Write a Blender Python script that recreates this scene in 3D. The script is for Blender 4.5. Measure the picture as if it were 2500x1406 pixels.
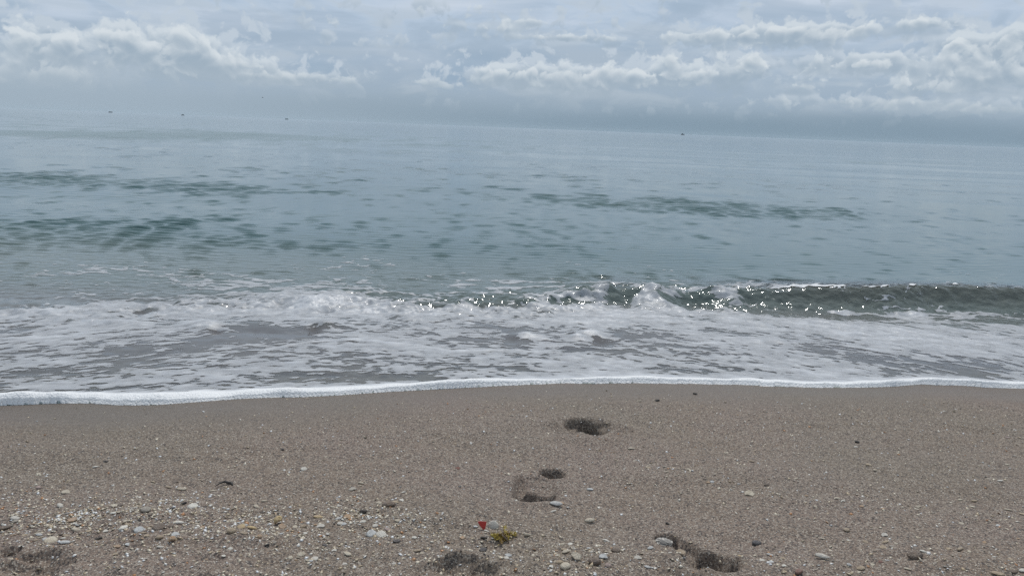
import bpy, bmesh, math, random
import numpy as np
from mathutils import Vector, Matrix

# ---------------------------------------------------------------- scene, camera, sky, sun, exposure
for o in list(bpy.data.objects):
    bpy.data.objects.remove(o)
SC = bpy.context.scene
COL = SC.collection
random.seed(7)
RNG = np.random.RandomState(11)

CAM_H = 1.20
F_PX = 1925.0                      # focal length in photograph pixels (2500 wide)
PITCH, ROLL = math.radians(11.48), math.radians(2.24)
cam_data = bpy.data.cameras.new('camera')
cam_data.sensor_width = 36.0
cam_data.lens = 36.0 * F_PX / 2500.0
cam_data.clip_start = 0.05
cam_data.clip_end = 30000.0
cam = bpy.data.objects.new('camera', cam_data)
COL.objects.link(cam)
CAM_M = (Matrix.Rotation(math.pi / 2 - PITCH, 3, 'X') @ Matrix.Rotation(ROLL, 3, 'Z'))
cam.matrix_world = Matrix.Translation((0, 0, CAM_H)) @ CAM_M.to_4x4()
SC.camera = cam

SUN_EL, SUN_AZ = math.radians(58.0), math.radians(6.0)
sun_data = bpy.data.lights.new('sun', 'SUN')
sun_data.energy = 2.3
sun_data.angle = math.radians(0.9)
sun_data.color = (1.0, 0.965, 0.91)
sun = bpy.data.objects.new('sun', sun_data)
COL.objects.link(sun)
SUN_DIR = Vector((math.sin(SUN_AZ) * math.cos(SUN_EL), math.cos(SUN_AZ) * math.cos(SUN_EL), math.sin(SUN_EL)))
sun.rotation_euler = SUN_DIR.to_track_quat('Z', 'Y').to_euler()

SC.view_settings.view_transform = 'Standard'
SC.view_settings.look = 'None'
SC.view_settings.exposure = 0.0
SC.view_settings.gamma = 1.0
SC.view_settings.use_curve_mapping = False
SC.render.engine = 'CYCLES'
SC.cycles.use_denoising = False
SC.cycles.max_bounces = 8
SC.cycles.transparent_max_bounces = 12
SC.cycles.volume_bounces = 1
SC.cycles.sample_clamp_indirect = 4.0
SC.cycles.caustics_reflective = False
SC.cycles.caustics_refractive = False


def ray(px, py):
    """direction through a pixel of the photograph"""
    v = Vector(((px - 1250.0) / F_PX, -(py - 703.0) / F_PX, -1.0))
    return (CAM_M @ v).normalized()


def az_el(px, py):
    d = ray(px, py)
    return math.degrees(math.atan2(d.x, d.y)), math.degrees(math.asin(d.z))


# small expression layer over shader nodes
class S:
    def __init__(self, t, sock):
        self.t, self.s = t, sock

    def _m(self, op, *o, clamp=False):
        n = self.t.nodes.new('ShaderNodeMath')
        n.operation = op
        n.use_clamp = clamp
        for i, a in enumerate((self,) + o):
            if isinstance(a, S):
                self.t.links.new(a.s, n.inputs[i])
            else:
                n.inputs[i].default_value = a
        return S(self.t, n.outputs[0])

    def __add__(self, o): return self._m('ADD', o)
    __radd__ = __add__
    def __sub__(self, o): return self._m('SUBTRACT', o)
    def __rsub__(self, o): return (self * -1.0) + o
    def __mul__(self, o): return self._m('MULTIPLY', o)
    __rmul__ = __mul__
    def __truediv__(self, o): return self._m('DIVIDE', o)
    def pw(self, e): return self._m('POWER', e)
    def exp(self): return self._m('EXPONENT')
    def mx(self, o): return self._m('MAXIMUM', o)
    def mn(self, o): return self._m('MINIMUM', o)
    def absv(self): return self._m('ABSOLUTE')

    def ss(self, a, b, lo=0.0, hi=1.0):
        n = self.t.nodes.new('ShaderNodeMapRange')
        n.interpolation_type = 'SMOOTHSTEP'
        self.t.links.new(self.s, n.inputs['Value'])
        for k, v in (('From Min', a), ('From Max', b), ('To Min', lo), ('To Max', hi)):
            if isinstance(v, S):
                self.t.links.new(v.s, n.inputs[k])
            else:
                n.inputs[k].default_value = v
        return S(self.t, n.outputs['Result'])


def link(t, a, b):
    t.links.new(a.s if isinstance(a, S) else a, b)


def vec(t, x, y, z=0.0):
    n = t.nodes.new('ShaderNodeCombineXYZ')
    for i, a in enumerate((x, y, z)):
        if isinstance(a, S):
            t.links.new(a.s, n.inputs[i])
        else:
            n.inputs[i].default_value = a
    return n.outputs[0]


def noise(t, v, scale, detail=4.0, rough=0.5, dist=0.0, dim='3D'):
    n = t.nodes.new('ShaderNodeTexNoise')
    n.noise_dimensions = dim
    if v is not None:
        link(t, v, n.inputs['Vector'])
    n.inputs['Scale'].default_value = scale
    n.inputs['Detail'].default_value = detail
    n.inputs['Roughness'].default_value = rough
    n.inputs['Distortion'].default_value = dist
    return S(t, n.outputs['Fac'])


def voro(t, v, scale, feature='F1', out='Distance', smooth=None, dim='3D'):
    n = t.nodes.new('ShaderNodeTexVoronoi')
    n.voronoi_dimensions = dim
    n.feature = feature
    if v is not None:
        link(t, v, n.inputs['Vector'])
    n.inputs['Scale'].default_value = scale
    if smooth is not None:
        n.inputs['Smoothness'].default_value = smooth
    return S(t, n.outputs[out])


def mixc(t, f, a, b, blend='MIX'):
    n = t.nodes.new('ShaderNodeMix')
    n.data_type = 'RGBA'
    n.blend_type = blend
    n.clamp_factor = True
    for k, v in ((0, f), (6, a), (7, b)):
        if isinstance(v, S):
            t.links.new(v.s, n.inputs[k])
        elif isinstance(v, bpy.types.NodeSocket):
            t.links.new(v, n.inputs[k])
        elif k == 0:
            n.inputs[k].default_value = v
        else:
            n.inputs[k].default_value = (*v, 1.0)
    return n.outputs[2]


def build_world():
    w = bpy.data.worlds.new('World')
    SC.world = w
    w.use_nodes = True
    w.cycles.sampling_method = 'MANUAL'
    w.cycles.sample_map_resolution = 256
    t = w.node_tree
    t.nodes.clear()
    out = t.nodes.new('ShaderNodeOutputWorld')
    bg = t.nodes.new('ShaderNodeBackground')
    bg.inputs['Strength'].default_value = 0.1
    t.links.new(bg.outputs[0], out.inputs['Surface'])
    sky = t.nodes.new('ShaderNodeTexSky')
    sky.sky_type = 'NISHITA'
    sky.sun_disc = False
    sky.sun_elevation = SUN_EL
    sky.sun_rotation = SUN_AZ
    sky.air_density = 1.0
    sky.dust_density = 1.5
    tc = t.nodes.new('ShaderNodeTexCoord')
    sp = t.nodes.new('ShaderNodeSeparateXYZ')
    t.links.new(tc.outputs['Generated'], sp.inputs[0])
    X, Y, Z = (S(t, sp.outputs[i]) for i in range(3))
    K = 57.29578
    u = X._m('ARCTAN2', Y) * K
    v = Z._m('ARCSINE') * K

    def c10(c): return tuple(10.0 * a for a in c)

    def blobs(lst, uu, vv, tilt=False):
        acc = up = None
        for (px, py, wx, wy, a) in lst:
            cu, cv = az_el(px, py)
            du = (uu - cu) * (1.0 / (wx * 0.0298))
            dv = (vv - cv) * (1.0 / (wy * 0.0298))
            g = ((du * du + dv * dv) * -1.0).exp() * a
            acc = g if acc is None else acc + g
            if tilt:
                h = g * dv
                up = h if up is None else up + h
        return (acc, up / (acc + 0.02)) if tilt else acc

    # clear-ish hazy gradient
    wob = noise(t, vec(t, u * 0.035, v * 0.22, 3.0), 1.0, 3.0, 0.5)
    vv = v + (wob - 0.5) * 3.0
    side = u.ss(-30.0, 12.0)                     # paler haze low over the left part of the sea
    low = mixc(t, side, c10((0.350, 0.435, 0.515)), c10((0.228, 0.315, 0.395)))
    base = mixc(t, vv.ss(0.3, 3.4), low, c10((0.385, 0.475, 0.57)))
    base = mixc(t, vv.ss(2.6, 8.4), base, c10((0.475, 0.585, 0.725)))
    base = mixc(t, v.ss(7.0, 45.0) * 0.55, base, sky.outputs[0])
    mot = noise(t, vec(t, u * 0.16, v * 0.55), 1.0, 6.0, 0.55, 0.5, dim='2D')
    base = mixc(t, mot.ss(0.42, 0.62) * v.ss(1.0, 3.0) * 0.45, base, c10((0.335, 0.43, 0.535)))
    base = mixc(t, mot.ss(0.54, 0.36) * v.ss(1.2, 3.0) * 0.60, base, c10((0.47, 0.545, 0.62)))
    # wispy high sheet
    wis = noise(t, vec(t, u * 0.05 + v * 0.05, v * 0.42, 0.7), 1.0, 7.0, 0.58, 0.6)
    base = mixc(t, wis.ss(0.47, 0.72) * v.ss(2.5, 6.0) * 0.75, base, c10((0.56, 0.645, 0.76)))
    bright = blobs([(1150, 12, 260, 26, 0.9), (1330, 55, 90, 10, 0.6), (2080, 2, 240, 14, 0.8), (700, 20, 200, 20, 0.5)], u, v)
    base = mixc(t, bright * wis.ss(0.30, 0.60) * 0.8, base, c10((0.62, 0.69, 0.79)))
    mass = noise(t, vec(t, u * 0.09 + 3.0, v * 0.32), 1.0, 5.0, 0.6, 0.3, dim='2D')
    base = mixc(t, mass.ss(0.46, 0.60) * v.ss(1.6, 3.2) * 0.42, base, c10((0.335, 0.43, 0.54)))
    # blue openings
    gaps = blobs([(755, 165, 75, 34, 1.0), (1110, 178, 95, 48, 1.0), (1290, 140, 150, 24, 0.6), (900, 140, 60, 25, 0.5),
                  (1960, 150, 130, 24, 0.55), (2060, 235, 170, 30, 0.4), (20, 10, 80, 16, 0.8), (1680, 20, 90, 30, 0.5), (300, 150, 60, 30, 0.3)], u, v)
    gn = noise(t, vec(t, u * 0.35, v * 0.6, 9.0), 1.0, 6.0, 0.55, 0.4)
    base = mixc(t, (gaps + (gn - 0.5) * 0.9).ss(0.25, 1.15) * 0.7, base, c10((0.285, 0.40, 0.53)))

    # cumulus banks
    lay = [(85, 110, 60, 40, 0.85), (40, 190, 110, 36, 0.5), (170, 125, 45, 40, 0.7), (290, 98, 42, 34, 0.95), (350, 130, 60, 40, 0.8), (440, 104, 50, 44, 1.0),
           (520, 150, 75, 46, 0.75), (470, 175, 100, 28, 0.6), (630, 178, 60, 30, 0.5), (690, 197, 50, 16, 0.45), (780, 195, 70, 18, 0.72), (150, 195, 70, 24, 0.55),
           (1060, 205, 45, 16, 0.55), (1200, 190, 65, 26, 0.8), (1290, 190, 75, 30, 0.85), (1390, 190, 75, 30, 0.9), (1500, 190, 65, 30, 0.85),
           (1610, 190, 75, 24, 0.8), (1640, 150, 26, 24, 0.75), (1700, 190, 60, 22, 0.7), (1790, 175, 70, 34, 0.75), (1840, 150, 30, 18, 0.6),
           (1690, 92, 70, 16, 0.6), (1830, 92, 110, 20, 0.75), (1990, 85, 110, 24, 0.85), (2080, 75, 50, 14, 0.5), (2250, 62, 75, 14, 0.62),
           (2050, 155, 110, 22, 0.5), (2170, 155, 90, 24, 0.6), (1960, 205, 40, 18, 0.5), (2360, 110, 50, 16, 0.55), (2430, 125, 85, 38, 0.8), (2480, 90, 30, 20, 0.6),
           (2270, 215, 110, 22, 0.5), (2400, 190, 100, 22, 0.6), (2480, 180, 60, 18, 0.5), (2340, 165, 90, 24, 0.4), (1300, 92, 90, 10, 0.55), (1440, 95, 80, 10, 0.5),
           (1220, 70, 90, 10, 0.4), (1290, 55, 90, 10, 0.45), (1120, 20, 120, 20, 0.35), (2330, 260, 160, 14, 0.45), (2080, 250, 200, 10, 0.35), (2250, 270, 260, 10, 0.35)]

    def dens(uu, vv):
        w1 = noise(t, vec(t, uu * 0.35, vv * 0.5 + 1.3), 1.0, 2.0, 0.5, dim='2D')
        w2 = noise(t, vec(t, uu * 0.35 + 30.0, vv * 0.5 + 7.9), 1.0, 2.0, 0.5, dim='2D')
        a, b = uu + (w1 - 0.5) * 1.5, vv + (w2 - 0.5) * 0.9
        p = vec(t, a, b * 1.05)
        b1 = 1.0 - voro(t, p, 0.46, dim='2D')
        b2 = 1.0 - voro(t, p, 1.1, dim='2D')
        b3 = 1.0 - voro(t, p, 3.2, dim='2D')
        f = noise(t, p, 0.8, 7.0, 0.6, dim='2D')
        lowf = (b1 - 0.5) * 0.52 + (b2 - 0.5) * 0.32
        return lowf + (b3 - 0.5) * 0.10 + (f - 0.5) * 1.05, lowf

    lm, up = blobs(lay, u, v, True)
    # the same kind of banks all the way round and up the sky out of view
    far = noise(t, vec(t, u * 0.06, v * 0.12, 4.4), 1.0, 4.0, 0.5)
    out_of_view = u.absv().ss(35.0, 48.0).mx(v.ss(9.0, 13.0))
    lm = lm * (1.0 - out_of_view) + (far - 0.42) * 3.0 * out_of_view * v.ss(1.0, 3.0)
    def bank(under, du, dv, gain, thr, top):
        uu, v2 = u + du, v + dv
        d0, e0 = dens(uu, v2)
        d1, e1 = dens(uu + 0.10, v2 + 0.34)
        D = lm * gain - thr + d0 * 1.05
        a = D.ss(0.0, 0.21) * v.ss(0.6, 2.8)
        lum = (e0 - e1) * 0.75 + (d0 - d1) * 0.35 + 0.62 - D * 0.55 + up * (1.0 - out_of_view) * 0.42
        lmv = lum.ss(0.10, 0.85)
        c = mixc(t, lmv, c10((0.335, 0.425, 0.515)), c10(top))
        c = mixc(t, v.ss(0.6, 4.2) * 0.85 + 0.15, c10((0.40, 0.48, 0.55)), c)
        return mixc(t, a * (lmv * 0.42 + 0.52) * up.mx(out_of_view * 0.5).ss(-1.25, 0.05), under, c)

    base = bank(base, -77.0, -0.35, 0.62, 0.14, (0.52, 0.60, 0.685))
    fin = bank(base, 0.0, 0.0, 1.0, 0.42, (0.61, 0.68, 0.74))
    fin = bank(fin, 41.0, 0.55, 0.74, 0.52, (0.67, 0.73, 0.775))
    # below the horizon: nothing stands there
    t.links.new(fin, bg.inputs['Color'])


build_world()

# ---------------------------------------------------------------- numpy noise
_P = RNG.permutation(256).astype(np.int64)
_P = np.concatenate([_P, _P])
_A = RNG.rand(256) * 2 * np.pi
_G = np.stack([np.cos(_A), np.sin(_A)], 1)


def pn(x, y, seed=0):
    xi, yi = np.floor(x).astype(np.int64), np.floor(y).astype(np.int64)
    xf, yf = x - xi, y - yi
    xi = xi + seed * 57
    yi = yi + seed * 131
    def g(ix, iy, fx, fy):
        h = _G[_P[(_P[ix & 255] + iy) & 255]]
        return h[..., 0] * fx + h[..., 1] * fy
    u = xf * xf * xf * (xf * (xf * 6 - 15) + 10)
    v = yf * yf * yf * (yf * (yf * 6 - 15) + 10)
    a = g(xi, yi, xf, yf); b = g(xi + 1, yi, xf - 1, yf)
    c = g(xi, yi + 1, xf, yf - 1); d = g(xi + 1, yi + 1, xf - 1, yf - 1)
    return ((a + u * (b - a)) * (1 - v) + (c + u * (d - c)) * v) * 1.5


def fbm(x, y, octv=4, gain=0.5, seed=0):
    s, a, f, n = 0.0, 1.0, 1.0, 0.0
    for k in range(octv):
        s = s + a * pn(x * f + 13.7 * k, y * f - 7.1 * k, seed + k)
        n += a
        a *= gain
        f *= 2.03
    return s / n * 1.4


def sst(x, a, b):
    q = np.clip((x - a) / (b - a), 0, 1)
    return q * q * (3 - 2 * q)


# ---------------------------------------------------------------- the lie of the beach
def sand_base(y):
    y = np.asarray(y, float)
    z = 0.03 + 0.08 * (3.4 - y)
    z = np.where(y > 6.0, -0.178 - 0.05 * (y - 6.0), z)
    z = np.where(y < -1.0, 0.382 + 0.02 * (-1.0 - y), z)
    return np.maximum(z, -3.2)


def on_plane(px, py, z=0.0):
    d = ray(px, py)
    k = (z - CAM_H) / d.z
    return d.x * k, d.y * k


def on_sand(px, py):
    d = ray(px, py)
    k = 1.0
    for _ in range(40):
        z = float(sand_base(d.y * k))
        k = 0.5 * k + 0.5 * (z - CAM_H) / d.z
    return d.x * k, d.y * k


def slant(x, y):
    return math.sqrt(x * x + y * y + (CAM_H - float(sand_base(y))) ** 2)


EDGE_PX = [(-900, 985), (-500, 1000), (-200, 992), (0, 988), (80, 985), (150, 983), (230, 982), (280, 986), (330, 987), (420, 985), (560, 976), (640, 972), (750, 968), (850, 962), (950, 955), (1100, 948),
           (1200, 943), (1300, 938), (1380, 935), (1450, 937), (1550, 933), (1650, 936), (1800, 938), (1880, 942), (2000, 945), (2080, 946), (2160, 944),
           (2250, 938), (2350, 940), (2430, 945), (2500, 948), (2700, 958), (3000, 962), (3400, 990)]
_E = np.array([on_sand(*p) for p in EDGE_PX])


def edge(x):
    x = np.asarray(x, float)
    b = np.interp(x, _E[:, 0], _E[:, 1])
    return b + 0.012 * pn(x * 3.1, x * 0 + 0.5, 3) + 0.005 * pn(x * 9.0, x * 0 + 3.5, 4) + 0.0015 * pn(x * 31.0, x * 0, 5)


# hollows trodden in the sand: (px, py, half-width px, half-depth px, turn, depth m, steepness)
HOLLOWS = [
    (1430, 1042, 76, 24, 0.0, 0.020, 0.25), (1418, 1033, 36, 11, -0.2, 0.034, 0.7), (1446, 1040, 26, 16, 0.4, 0.050, 0.72), (1474, 1036, 26, 8, -0.3, 0.020, 0.6), (1372, 1050, 34, 9, 0.5, 0.012, 0.4),
    (1350, 1151, 30, 9, -0.2, 0.036, 0.7), (1308, 1188, 54, 32, -0.3, 0.018, 0.5), (1286, 1199, 26, 16, -0.6, 0.036, 0.7), (1330, 1206, 27, 14, -0.15, 0.040, 0.7), (1270, 1180, 11, 18, 0.0, 0.016, 0.6),
    (1632, 1308, 28, 10, -0.5, 0.034, 0.6), (1674, 1328, 34, 9, -0.6, 0.020, 0.5), (1728, 1366, 66, 26, -0.6, 0.016, 0.40), (1738, 1358, 44, 13, -0.85, 0.030, 0.6), (1772, 1386, 30, 17, -0.9, 0.038, 0.65), (1690, 1378, 34, 20, 0.0, 0.012, 0.4), (1704, 1346, 58, 15, -0.8, 0.016, 0.4), (1650, 1372, 26, 12, 0.3, 0.010, 0.4),
    (1115, 1383, 52, 13, 0.15, 0.026, 0.5), (1175, 1398, 38, 11, 0.0, 0.020, 0.5), (1060, 1400, 60, 16, 0.0, 0.014, 0.4), (1080, 1296, 90, 18, 0.0, 0.012, 0.2), (1185, 1332, 38, 10, 0.0, 0.008, 0.3),
    (24, 1345, 22, 9, 0.0, 0.024, 0.6), (95, 1362, 50, 11, 0.1, 0.018, 0.4), (60, 1392, 80, 18, 0.0, 0.014, 0.35), (140, 1378, 36, 9, 0.3, 0.016, 0.5), (490, 1372, 70, 9, -0.1, 0.007, 0.3), (1756, 1262, 12, 6, 0.4, 0.006, 0.4), (1160, 1268, 60, 14, 0.0, 0.006, 0.2),
]
MOUNDS = [(1345, 1043, 44, 9, 0.016), (1505, 1050, 54, 12, 0.018), (1440, 1070, 70, 8, 0.014), (1425, 1020, 60, 6, 0.010), (1310, 1228, 64, 8, 0.014), (1246, 1180, 14, 22, 0.010), (1385, 1188, 22, 20, 0.009), (1340, 1172, 40, 6, 0.006),
          (1690, 1345, 40, 10, 0.012), (1806, 1376, 22, 22, 0.014), (1640, 1375, 40, 18, 0.016), (1700, 1402, 50, 8, 0.012), (1090, 1362, 90, 12, 0.009), (1090, 1275, 110, 12, 0.009), (110, 1345, 110, 10, 0.012), (60, 1372, 70, 7, 0.012), (1180, 1380, 70, 8, 0.008), (680, 1340, 160, 20, 0.006), (300, 1395, 150, 20, 0.008)]


def _prep(l):
    r = []
    for h in l:
        x, y = on_sand(h[0], h[1])
        s = slant(x, y)
        mpp = s / F_PX
        dep = math.atan2(CAM_H - float(sand_base(y)), y) - 0.08
        r.append((x, y, h[2] * mpp, h[3] * mpp / math.sin(dep)) + tuple(h[4:]))
    return r


_H, _M = _prep(HOLLOWS), _prep(MOUNDS)


def sand_z(x, y):
    x = np.asarray(x, float); y = np.asarray(y, float)
    z = sand_base(y)
    e = edge(x)
    dry = sst(e - y, 0.0, 0.9)
    near = sst(y, 2.15, 1.75)
    vis = sst(y, 7.0, 5.0)
    z = z + vis * (0.014 * fbm(x * 1.3, y * 1.9, 3, 0.5, 1) * (0.3 + dry) + 0.0060 * fbm(x * 6, y * 7, 3, 0.55, 2) * (0.12 + dry))
    z = z + near * (0.013 * fbm(x * 7, y * 8, 4, 0.55, 6)) + dry * vis * 0.0012 * fbm(x * 38, y * 38, 2, 0.6, 7)
    wob = 0.16 * fbm(x * 11, y * 11, 2, 0.5, 8)
    rough = np.zeros_like(z)
    for (hx, hy, a, b, th, dp, st) in _H:
        m = (np.abs(x - hx) < 2.2 * a + 2 * b) & (np.abs(y - hy) < 2.2 * b + 2 * a)
        if not m.any():
            continue
        dx, dy = x[m] - hx, y[m] - hy
        c, s = math.cos(th), math.sin(th)
        r = np.sqrt(((dx * c + dy * s) / a) ** 2 + ((-dx * s + dy * c) / b) ** 2) + wob[m]
        k = sst(r, 1.15, 1.15 - max(0.22, 1.0 - st))
        z[m] = z[m] - dp * k
        rough[m] = np.maximum(rough[m], k * min(1.0, dp / 0.015))
    for (hx, hy, a, b, dp) in _M:
        m = (np.abs(x - hx) < 2.5 * a) & (np.abs(y - hy) < 2.5 * b)
        if not m.any():
            continue
        g = np.exp(-((x[m] - hx) / a) ** 2 - ((y[m] - hy) / b) ** 2)
        z[m] = z[m] + dp * g * (1.0 + 0.6 * wob[m] / 0.16)
        rough[m] = np.maximum(rough[m], g * 0.8)
    z = z + rough * (0.0020 * fbm(x * 30, y * 30, 2, 0.5, 9))
    # old swash marks: low curved lips left by earlier waves
    for pts, hgt in SWASH:
        yl = np.interp(x, pts[:, 0], pts[:, 1], left=99, right=99) + 0.02 * pn(x * 4, x * 0, 12) + 0.008 * pn(x * 15, x * 0, 13)
        q = y - yl
        z = z + hgt * np.where(q > 0, np.exp(-(q / 0.006) ** 2), np.exp(-(q / 0.07) ** 2)) * (0.6 + 0.8 * pn(x * 5, y * 0 + 2, 14)).clip(0, 1.4)
    return z


SWASH = []
for pts, h in (([(40, 1042), (150, 1043), (260, 1041), (360, 1040), (440, 1036), (520, 1029)], 0.0025),
               ([(1480, 1105), (1560, 1135), (1650, 1148), (1760, 1180), (1900, 1215), (2050, 1232), (2200, 1240), (2350, 1262), (2500, 1275), (2700, 1290)], 0.0045),
               ([(1250, 1030), (1330, 1037), (1390, 1040)], 0.002)):
    SWASH.append((np.array([on_sand(*p) for p in pts]), h))


# ---------------------------------------------------------------- mesh and material helpers
def grid_mesh(name, P, keep=None, attrs=None, smooth=True):
    """P: (rows, cols, 3) positions"""
    R, C = P.shape[:2]
    idx = np.arange(R * C).reshape(R, C)
    q = np.stack([idx[:-1, :-1], idx[:-1, 1:], idx[1:, 1:], idx[1:, :-1]], -1).reshape(-1, 4)
    co = P.reshape(-1, 3)
    at = {k: a.reshape(-1) for k, a in (attrs or {}).items()}
    if keep is not None:
        q = q[keep.reshape(-1)]
        used = np.zeros(R * C, bool)
        used[q.reshape(-1)] = True
        remap = np.cumsum(used) - 1
        q = remap[q]
        co = co[used]
        at = {k: a[used] for k, a in at.items()}
    me = bpy.data.meshes.new(name)
    me.vertices.add(len(co))
    me.vertices.foreach_set('co', co.astype(np.float32).reshape(-1))
    me.loops.add(len(q) * 4)
    me.loops.foreach_set('vertex_index', q.astype(np.int32).reshape(-1))
    me.polygons.add(len(q))
    me.polygons.foreach_set('loop_start', (np.arange(len(q)) * 4).astype(np.int32))
    me.polygons.foreach_set('use_smooth', np.full(len(q), smooth))
    me.update(calc_edges=True)
    for k, a in at.items():
        l = me.attributes.new(k, 'FLOAT', 'POINT')
        l.data.foreach_set('value', a.astype(np.float32))
    return me


def add(name, me, mat=None, parent=None, **props):
    o = bpy.data.objects.new(name, me)
    COL.objects.link(o)
    if mat is not None and me is not None and not me.materials:
        me.materials.append(mat)
    if parent is not None:
        o.parent = parent
    for k, v in props.items():
        o[k] = v
    return o


def new_mat(name):
    m = bpy.data.materials.new(name)
    m.use_nodes = True
    t = m.node_tree
    t.nodes.clear()
    out = t.nodes.new('ShaderNodeOutputMaterial')
    return m, t, out


def attr(t, name):
    n = t.nodes.new('ShaderNodeAttribute')
    n.attribute_name = name
    return S(t, n.outputs['Fac'])


def objcoord(t):
    n = t.nodes.new('ShaderNodeNewGeometry')
    return n.outputs['Position']


def scaled(t, v, k):
    n = t.nodes.new('ShaderNodeVectorMath')
    n.operation = 'MULTIPLY'
    link(t, v, n.inputs[0])
    n.inputs[1].default_value = k
    return n.outputs[0]


def bump(t, h, strength, dist, normal=None):
    n = t.nodes.new('ShaderNodeBump')
    link(t, h, n.inputs['Height'])
    if isinstance(strength, S):
        link(t, strength, n.inputs['Strength'])
    else:
        n.inputs['Strength'].default_value = strength
    n.inputs['Distance'].default_value = dist
    if normal is not None:
        t.links.new(normal, n.inputs['Normal'])
    return n.outputs[0]


def principled(t, out, col, rough=0.5, spec=0.5, normal=None):
    b = t.nodes.new('ShaderNodeBsdfPrincipled')
    if isinstance(col, (tuple, list)):
        b.inputs['Base Color'].default_value = (*col, 1)
    else:
        link(t, col, b.inputs['Base Color'])
    if isinstance(rough, S):
        link(t, rough, b.inputs['Roughness'])
    else:
        b.inputs['Roughness'].default_value = rough
    b.inputs['Specular IOR Level'].default_value = spec
    if normal is not None:
        t.links.new(normal, b.inputs['Normal'])
    if out is not None:
        t.links.new(b.outputs[0], out.inputs['Surface'])
    return b


# ---------------------------------------------------------------- sand
def sand_material():
    m, t, out = new_mat('coarse_sand')
    p = objcoord(t)
    wet = attr(t, 'wet')
    n1 = noise(t, p, 2.2, 3.0, 0.5)
    big = noise(t, p, 0.9, 2.0, 0.5)
    col = mixc(t, n1.ss(0.35, 0.65), (0.202, 0.152, 0.115), (0.208, 0.155, 0.125))
    col = mixc(t, big.ss(0.4, 0.65) * 0.6, col, (0.176, 0.145, 0.108))
    # grains
    vn = t.nodes.new('ShaderNodeTexVoronoi')
    vn.inputs['Scale'].default_value = 330.0
    t.links.new(p, vn.inputs['Vector'])
    sc = t.nodes.new('ShaderNodeSeparateColor')
    t.links.new(vn.outputs['Color'], sc.inputs[0])
    r, g, b = (S(t, sc.outputs[i]) for i in range(3))
    f2 = noise(t, p, 230.0, 2.0, 0.6)
    vn2 = t.nodes.new('ShaderNodeTexVoronoi')
    vn2.inputs['Scale'].default_value = 190.0
    t.links.new(p, vn2.inputs['Vector'])
    sc2 = t.nodes.new('ShaderNodeSeparateColor')
    t.links.new(vn2.outputs['Color'], sc2.inputs[0])
    r2 = S(t, sc2.outputs[0])
    dryness = 1.0 - wet * 0.55
    col = mixc(t, r.ss(0.68, 0.92) * 0.88 * dryness, col, (0.055, 0.046, 0.044))
    col = mixc(t, g.ss(0.78, 0.95) * 0.85 * dryness, col, (0.42, 0.37, 0.31))
    col = mixc(t, r2.ss(0.82, 0.95) * 0.80 * dryness, col, (0.055, 0.047, 0.045))
    col = mixc(t, r2.ss(0.10, 0.02) * 0.50 * dryness, col, (0.40, 0.36, 0.31))
    col = mixc(t, wet * 0.50, col, (0.070, 0.062, 0.056))
    h = f2 * 0.6 + r * 0.5 + r2 * 0.5
    nb = bump(t, h, dryness * 0.85, 0.0030)
    rg = wet.ss(0.0, 1.0, 0.75, 0.5)
    principled(t, out, col, rg, 0.3, nb)
    return m


def axis(fine, outer):
    return np.unique(np.round(np.concatenate([fine, outer]), 5))


def build_sand():
    fx = np.arange(-2.30, 2.301, 0.0082)
    gx = []
    s, x = 0.03, 2.33
    while x < 900:
        gx.append(x); x += s; s *= 1.16
    xs = axis(fx, np.array(gx + [-a for a in gx]))
    fy = np.arange(1.50, 3.66, 0.0069)
    ys = list(fy)
    s, y = 0.01, fy[-1] + 0.01
    while y < 500:
        ys.append(y); y += s; s = min(s * 1.09, 40)
    s, y = 0.01, fy[0] - 0.01
    while y > -400:
        ys.append(y); y -= s; s = min(s * 1.12, 40)
    ys = np.unique(np.round(np.array(ys), 5))
    X, Y = np.meshgrid(xs, ys)
    Z = sand_z(X, Y)
    q = edge(X) - Y
    wet = np.clip(sst(q + 0.10 * pn(X * 1.5, Y * 3, 21), 0.55, 0.05), 0, 1)
    wet = np.where(q < 0, 1.0, wet)
    me = grid_mesh('beach_sand', np.stack([X, Y, Z], -1), attrs={'wet': wet})
    return add('beach_sand', me, sand_material(), kind='structure', label='dark coarse sand of the beach face with footprints and shell scatter')


# ---------------------------------------------------------------- sea surface
CREST_PX = [(-1200, 700), (-400, 730), (0, 745), (250, 735), (450, 722), (650, 712), (860, 708), (1000, 718), (1150, 714), (1300, 712), (1400, 704), (1500, 697), (1560, 697), (1650, 702), (1750, 706), (1850, 708), (2000, 712), (2200, 712), (2350, 714), (2500, 720), (2800, 728), (3400, 745)]
AMP_PX = [(-1200, .008), (0, .008), (300, .012), (600, .018), (800, .030), (900, .026), (1000, .016), (1150, .026), (1300, .036), (1420, .055), (1520, .085), (1620, .062), (1700, .058), (1800, .075), (1900, .11), (2050, .135), (2250, .145), (2500, .145), (3400, .14)]
_C = np.array([on_plane(p[0], p[1], 0.08) for p in CREST_PX])
_CA = np.array([a for _, a in AMP_PX])
_CX = np.array([on_plane(px, 708 + (px - 1250) * 0.01, 0.08)[0] for px, _ in AMP_PX])


def crest(x):
    return np.interp(x, _C[:, 0], _C[:, 1]) + 0.05 * pn(x * 1.6, x * 0 + 9, 31) + 0.02 * pn(x * 5.0, x * 0 + 2, 32)


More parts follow.
